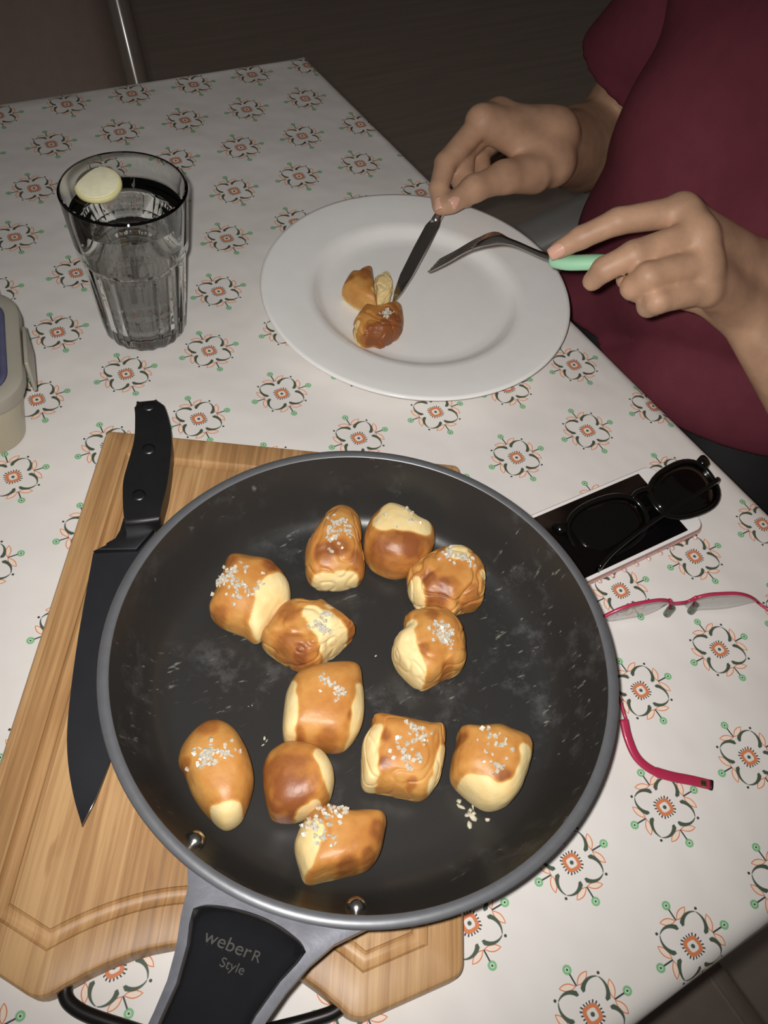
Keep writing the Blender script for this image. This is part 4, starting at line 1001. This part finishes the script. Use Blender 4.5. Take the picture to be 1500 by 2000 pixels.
# fingernails
def nail(tip, prev, w=.0050, L=.0062, lift=.0060):
    tip, prev = np.array(tip), np.array(prev); d_ = tip - prev; d_ /= np.linalg.norm(d_); vw = CAM - tip; vw -= d_ * (vw @ d_); vw /= np.linalg.norm(vw); sd = np.cross(d_, vw)
    V, F = [], []; nu, nv = 9, 9
    for i in range(nu):
        for j in range(nv):
            a = -1 + 2 * i / (nu - 1); b = -1 + 2 * j / (nv - 1); ww = w * math.sqrt(max(1 - .55 * max(0, abs(b) - .3) ** 2, .05))
            V.append(tip + d_ * (b * L + .0012) + sd * a * ww + vw * (lift + .0013 - .0026 * a * a - .0012 * max(0, b) ** 2))
    m0 = len(V)
    V += [v_ - vw * .0012 for v_ in V]
    for i in range(nu - 1):
        for j in range(nv - 1):
            a = i * nv + j; F.append((a, a + nv, a + nv + 1, a + 1)); F.append((m0 + a, m0 + a + 1, m0 + a + nv + 1, m0 + a + nv))
    rim_ = [i * nv for i in range(nu)] + [(nu - 1) * nv + j for j in range(1, nv)] + [i * nv + nv - 1 for i in range(nu - 2, -1, -1)] + [j for j in range(nv - 2, 0, -1)]
    for a, b in zip(rim_, rim_[1:] + rim_[:1]): F.append((a, b, m0 + b, m0 + a))
    return link('fingernail', bmm(tobm(V, F)), M_NAIL, body)
nail(dep(1092, 488, .620), dep(1135, 464, .613))
nail(dep(860, 402, .764), dep(857, 368, .768), .0050, .0058, .0068)
nail(dep(886, 395, .761), dep(926, 368, .768), .0056, .0064, .0078)
# shirt
def folds(X, Y, Z):
    s = X * .6 + Y * .8
    low = np.clip((.10 - Z) / .16, 0, 1)
    f = .0085 * low * (1 - 2.2 * np.abs(np.sin(27 * Z + 11 * s + 1.5 * np.sin(12 * s)))) + .0045 * low * np.sin(38 * s - 30 * Z)
    f = f + .0022 * np.sin(30 * Y + 18 * Z + 2 * np.sin(21 * X)) * np.clip((Z - .02) / .1, 0, 1)
    return f
slv_L = SL + (EL - SL) * .56; slv_R = SR + (ER - SR) * .60
shirt = [cone((TX - .002, TY - .062, -.10), (TX, TY - .066, .06), .116, .108, .06), cone((TX - .002, TY + .062, -.10), (TX, TY + .066, .06), .116, .108, .06), cone((TX - .022, TY, -.10), (TX - .015, TY, .06), .122, .112, .06),
         cone((TX - .012, TY + .082, -.115), (TX, TY + .066, -.06), .114, .092, .05), cone((TX, TY - .07, .06), (TX + .005, TY - .075, .20), .105, .088, .06), cone((TX, TY + .07, .06), (TX + .005, TY + .075, .20), .105, .088, .06),
         cone((TX - .035, TY - .07, .13), (TX - .03, TY - .07, .16), .080, .075, .05), cone((TX - .035, TY + .07, .13), (TX - .03, TY + .07, .16), .080, .075, .05),
         cone((TX + .01, TY - .13, .225), (TX + .005, TY + .13, .225), .075, .075, .05), cone((TX, TY, .22), (TX, TY, .29), .105, .070, .04)]
torso_v = sdf_mesh(shirt, .0040, cuts=[((0, 0, -.088), (0.02, 0, -1)), ((0, 0, .315), (0, 0, 1))], disp=folds, smooth=4)
sl1 = sdf_mesh([cone(SL + V3(0, .02, .0), slv_L + (EL - SL) * .1, .068, .062, .02)], .0045, cuts=[(slv_L, EL - SL)], disp=lambda X, Y, Z: .0025 * np.sin(60 * Z + 40 * X), smooth=2)
sl2 = sdf_mesh([cone(SR + V3(0, -.02, .0), slv_R + (ER - SR) * .1, .078, .074, .02)], .0045, cuts=[(slv_R, ER - SR)], disp=lambda X, Y, Z: .0030 * np.sin(55 * Z + 30 * X + 20 * Y), smooth=2)
Vs, Qs, o_ = [], [], 0
for v_, q_ in (torso_v, sl1, sl2): Vs.append(v_); Qs.append(q_ + o_); o_ += len(v_)
link('t_shirt', fromnp(np.concatenate(Vs), np.concatenate(Qs)), M_SHIRT, person)
# trousers and shoes
tr = []
for s in (-1, 1):
    hip = V3(TX + .03, TY + s * .085, -.20); knee = V3(TX - .40, TY + s * .11, -.215); ank = V3(TX - .38, TY + s * .11, ZF + .09)
    tr += [cone(hip, knee, .088, .062, .04), cone(knee, ank, .062, .045, .03), cone(hip, hip + V3(0, 0, .09), .095, .10, .05)]
link('trousers', fromnp(*sdf_mesh(tr, .008, smooth=2)), M_TROUS, person)
for s in (-1, 1):
    a = V3(TX - .36, TY + s * .11, ZF + .042); b = V3(TX - .53, TY + s * .115, ZF + .034)
    link('shoe', fromnp(*sdf_mesh([cone(a, b, .041, .033, .01), cone(a, a + V3(0, 0, .045), .038, .042, .02)], .006, cuts=[((0, 0, ZF + .002), (0, 0, -1))])), M_BLKMAT, person)

# ------------------------------------------------------------------ table knife and fork in the hands
M_CUT = mat('cutlery_steel', lin(190, 186, 182), .25, 1.0, vary=.04)
k_tip = at(768, 592, .0105); k_a = dep(852, 428, .768); k_dir = (k_a - k_tip) / np.linalg.norm(k_a - k_tip)
k_b = dep(925, 338, .828); k_c = dep(1005, 285, .850)
tk = empty('table_knife', tuple(k_tip), 'steel table knife held in the far hand, tip on the bread', 'knife')
kw = np.cross(k_dir, CAM - k_tip); kw /= np.linalg.norm(kw); kn_ = np.cross(kw, k_dir)
bw = kw * .75 + kn_ * .66; bn = np.cross(bw, k_dir)
bl_pts = []; Lb = np.linalg.norm(k_a - k_tip)
V, F = [], []
for i, (s, lo_, hi_) in enumerate(((0, -.001, .001), (.012, -.005, .004), (.03, -.008, .006), (.06, -.0085, .0065), (.085, -.008, .0062), (.10, -.005, .0045), (Lb, -.004, .004))):
    for w_, th in ((lo_, .0002), (hi_, .0009)):
        for sg_ in (-1, 1): V.append(k_tip + k_dir * min(s, Lb) + bw * w_ + bn * th * sg_)
for i in range(6):
    a = i * 4; b = a + 4; F += [(a, a + 2, b + 2, b), (a + 1, b + 1, b + 3, a + 3), (a, b, b + 1, a + 1), (a + 2, a + 3, b + 3, b + 2)]
F += [(0, 1, 3, 2), (24, 26, 27, 25)]
link('blade', bmm(tobm(V, F)), M_CUT, tk, smooth=False)
link('handle', sweep(smoothpath([k_a - k_dir * .004, dep(880, 385, .796), k_b, k_c], 5), [.0038] * 4 + [.0058] * 12, .0050, n=14, sq=2.6), M_CUT, tk)
fk_pts = [dep(845, 521, .712), dep(880, 503, .698), dep(920, 480, .684), dep(958, 467, .670), dep(1000, 474, .658), dep(1050, 495, .647), dep(1085, 508, .640)]
fk = empty('dinner_fork', tuple(fk_pts[0]), 'steel fork with mint green handle held in the near hand', 'fork')
fs = smoothpath(fk_pts, 6)
t0 = (fs[-1] - fs[0]) / np.linalg.norm(fs[-1] - fs[0]); vw = CAM - fs[0]; vw /= np.linalg.norm(vw); wd = np.cross(t0, vw); wd /= np.linalg.norm(wd); wd = wd * .42 + vw * .90; wd -= t0 * (wd @ t0); wd /= np.linalg.norm(wd)
thn = np.cross(t0, wd)
for k in range(4):
    o_ = wd * (-.0082 + k * .00547); pp_ = [q + o_ * (1 if i > 1 else .96) for i, q in enumerate(fs[:16])]
    link('tine', sweep(pp_, [.0006] + [.0013] * 15, [.0005] + [.0011] * 15, up=tuple(thn), n=8, sq=3), M_CUT, fk)
def strip(pts, hw, th):
    V, F = [], []
    for p, w_ in zip(pts, hw):
        for a, b in ((-1, -1), (1, -1), (1, 1), (-1, 1)): V.append(p + wd * a * w_ + thn * b * th)
    for i in range(len(pts) - 1):
        for k in range(4): F.append((i * 4 + k, i * 4 + (k + 1) % 4, i * 4 + 4 + (k + 1) % 4, i * 4 + 4 + k))
    F += [(3, 2, 1, 0), tuple((len(pts) - 1) * 4 + k for k in range(4))]; return bmm(tobm(V, F))
hwid = [.0098, .0102, .0103, .0100, .0094, .0085, .0072, .0056, .0042, .0034, .0030, .0028, .0027, .0026, .0026, .0027, .0028, .003, .003, .003, .003, .003, .003]
link('fork_neck', strip(fs[14:], hwid[:len(fs) - 14], .0010), M_CUT, fk)
link('handle', sweep(smoothpath([dep(1078, 507, .641), dep(1110, 513, .632), dep(1170, 512, .622), dep(1260, 517, .612), dep(1350, 530, .612), dep(1400, 540, .612)], 5), [.0045] + [.0066] * 25, .0048, n=14, sq=2.6), M_MINT, fk)

# ------------------------------------------------------------------ chairs
M_SEAT = mat('grey_brown_upholstery', lin(128, 114, 104), .75, vary=.06, bump=.3, bscale=700)
M_CHAIR = mat('grey_painted_frame', lin(116, 114, 110), .5, vary=.04)
def chair(c, rz, label, arms=False):
    r = empty('dining_chair', (c[0], c[1], ZF), label, 'chair', 'chairs around the table')
    def w(x, y, z): return (c[0] + x * math.cos(rz) - y * math.sin(rz), c[1] + x * math.sin(rz) + y * math.cos(rz), z)
    zs_ = ZF + .455
    link('seat', prism(rrect(c[0], c[1], .215, .215, .035, rz), zs_ - .05, zs_, .012, 3), M_SEAT, r).data.set_sharp_from_angle(angle=1.2)
    link('piping', sweep([np.array((*p, zs_ - .002)) for p in rrect(c[0], c[1], .2, .2, .03, rz)], .003, n=8, closed=True), M_SEAT, r)
    for sx in (-1, 1):
        for sy in (-1, 1):
            top = ZF + .40
            link('leg', sweep([w(sx * .19, sy * .19, ZF), w(sx * .185, sy * .185, top)], [.013, .018], n=12, sq=3), M_CHAIR, r)
    for sy in (-1, 1): link('back_post', sweep(smoothpath([w(.195, sy * .19, ZF + .38), w(.215, sy * .19, ZF + .62), w(.25, sy * .185, ZF + .90)], 4), .014, n=12, sq=3), M_CHAIR, r)
    for k in range(3): link('back_slat', sweep([w(.222 + .014 * k, -.19, ZF + .60 + .11 * k), w(.232 + .014 * k, 0, ZF + .60 + .11 * k), w(.222 + .014 * k, .19, ZF + .60 + .11 * k)], .008, .03, n=10, sq=3), M_CHAIR, r)
    if arms:
        for sy in (-1, 1):
            link('armrest', sweep([w(-.14, sy * .235, ZF + .64), w(.05, sy * .24, ZF + .655), w(.235, sy * .215, ZF + .66)], .026, .012, n=12, sq=3), M_CHAIR, r)
            link('arm_post', sweep([w(-.13, sy * .225, ZF + .40), w(-.13, sy * .235, ZF + .635)], .014, n=10, sq=3), M_CHAIR, r)
    return r
chair((TX + .085, TY + .02), .12, 'grey armchair the person in burgundy sits on', True)
chair((-.095, -.225), -math.pi / 2 + .05, 'grey-brown upholstered chair at the near end of the table')

# high-backed chair at the far end: leaning tube frame with brown back panel, only its right post and panel show
def far_chair():
    d = ray(250, 90); Pm = CAM + d * ((1.22 - CAM[1]) / d[1]); LE = math.radians(26.2)
    ax_ = np.array([0, math.sin(LE), math.cos(LE)]); x1 = Pm[0]; x0 = x1 - .44; xc = (x0 + x1) / 2
    base = Pm + ax_ * ((ZF + .40 - Pm[2]) / ax_[2]); top = Pm + ax_ * ((ZF + 1.02 - Pm[2]) / ax_[2])
    yb = base[1]
    r = empty('dining_chair', (xc, yb - .2, ZF), 'brown high-backed chair with a shiny tube frame beyond the far table edge', 'chair', 'chairs around the table')
    MT = mat('bronze_tube', lin(124, 112, 102), .22, 0.0, .8, coat=.4, vary=.04); ML = mat('brown_leather', lin(140, 122, 112), .6, vary=.05, bump=.3, bscale=250)
    for xx in (x0, x1):
        link('back_post', sweep([(xx, base[1], base[2]), (xx, top[1], top[2])], .0185, n=28), MT, r).data.set_sharp_from_angle(angle=.8)
        link('leg', sweep([(xx, base[1], base[2]), (xx, yb - .02, ZF)], .0185, n=20), MT, r)
        link('leg', sweep([(xx, yb - .42, ZF), (xx, yb - .42, ZF + .43)], .0185, n=20), MT, r)
        link('seat_rail', sweep([(xx, yb - .42, ZF + .42), (xx, base[1], base[2] + .02)], .014, n=16), MT, r)
    link('seat', prism(rrect(xc, yb - .215, .205, .20, .03), ZF + .43, ZF + .475, .012, 3), ML, r).data.set_sharp_from_angle(angle=1.2)
    nb = np.cross(np.array([1, 0, 0]), ax_); V, F = [], []
    for k in range(13):
        t = k / 12; p = base + (top - base) * (.06 + .92 * t)
        for w in np.linspace(-1, 1, 13):
            q = np.array([xc + w * .204, p[1], p[2]]); b_ = .014 * (1 - abs(w) ** 6) * (1 - abs(2 * t - 1) ** 8)
            V.append(q - nb * (-.008 - b_)); V.append(q - nb * (.012))
    n = 26
    for k in range(12):
        for w in range(12):
            a = k * n + 2 * w; F.append((a, a + 2, a + n + 2, a + n)); F.append((a + 1, a + n + 1, a + n + 3, a + 3))
        a = k * n; F.append((a, a + n, a + n + 1, a + 1)); a = k * n + 24; F.append((a, a + 1, a + n + 1, a + n))
    for w in range(12):
        a = 2 * w; F.append((a, a + 1, a + 3, a + 2)); a = 12 * n + 2 * w; F.append((a, a + 2, a + 3, a + 1))
    link('back_panel', bmm(tobm(V, F)), ML, r)
far_chair()

# the flash shines through the glass and the water onto the cloth
fl.cycles.is_caustics_light = True
for o in bpy.data.objects:
    if o.type == 'MESH':
        if o.name.startswith(('glass_wall', 'water')): o.cycles.is_caustics_caster = True
        elif o.name.startswith(('tablecloth', 'flesh', 'rind', 'tub', 'lid')): o.cycles.is_caustics_receiver = True
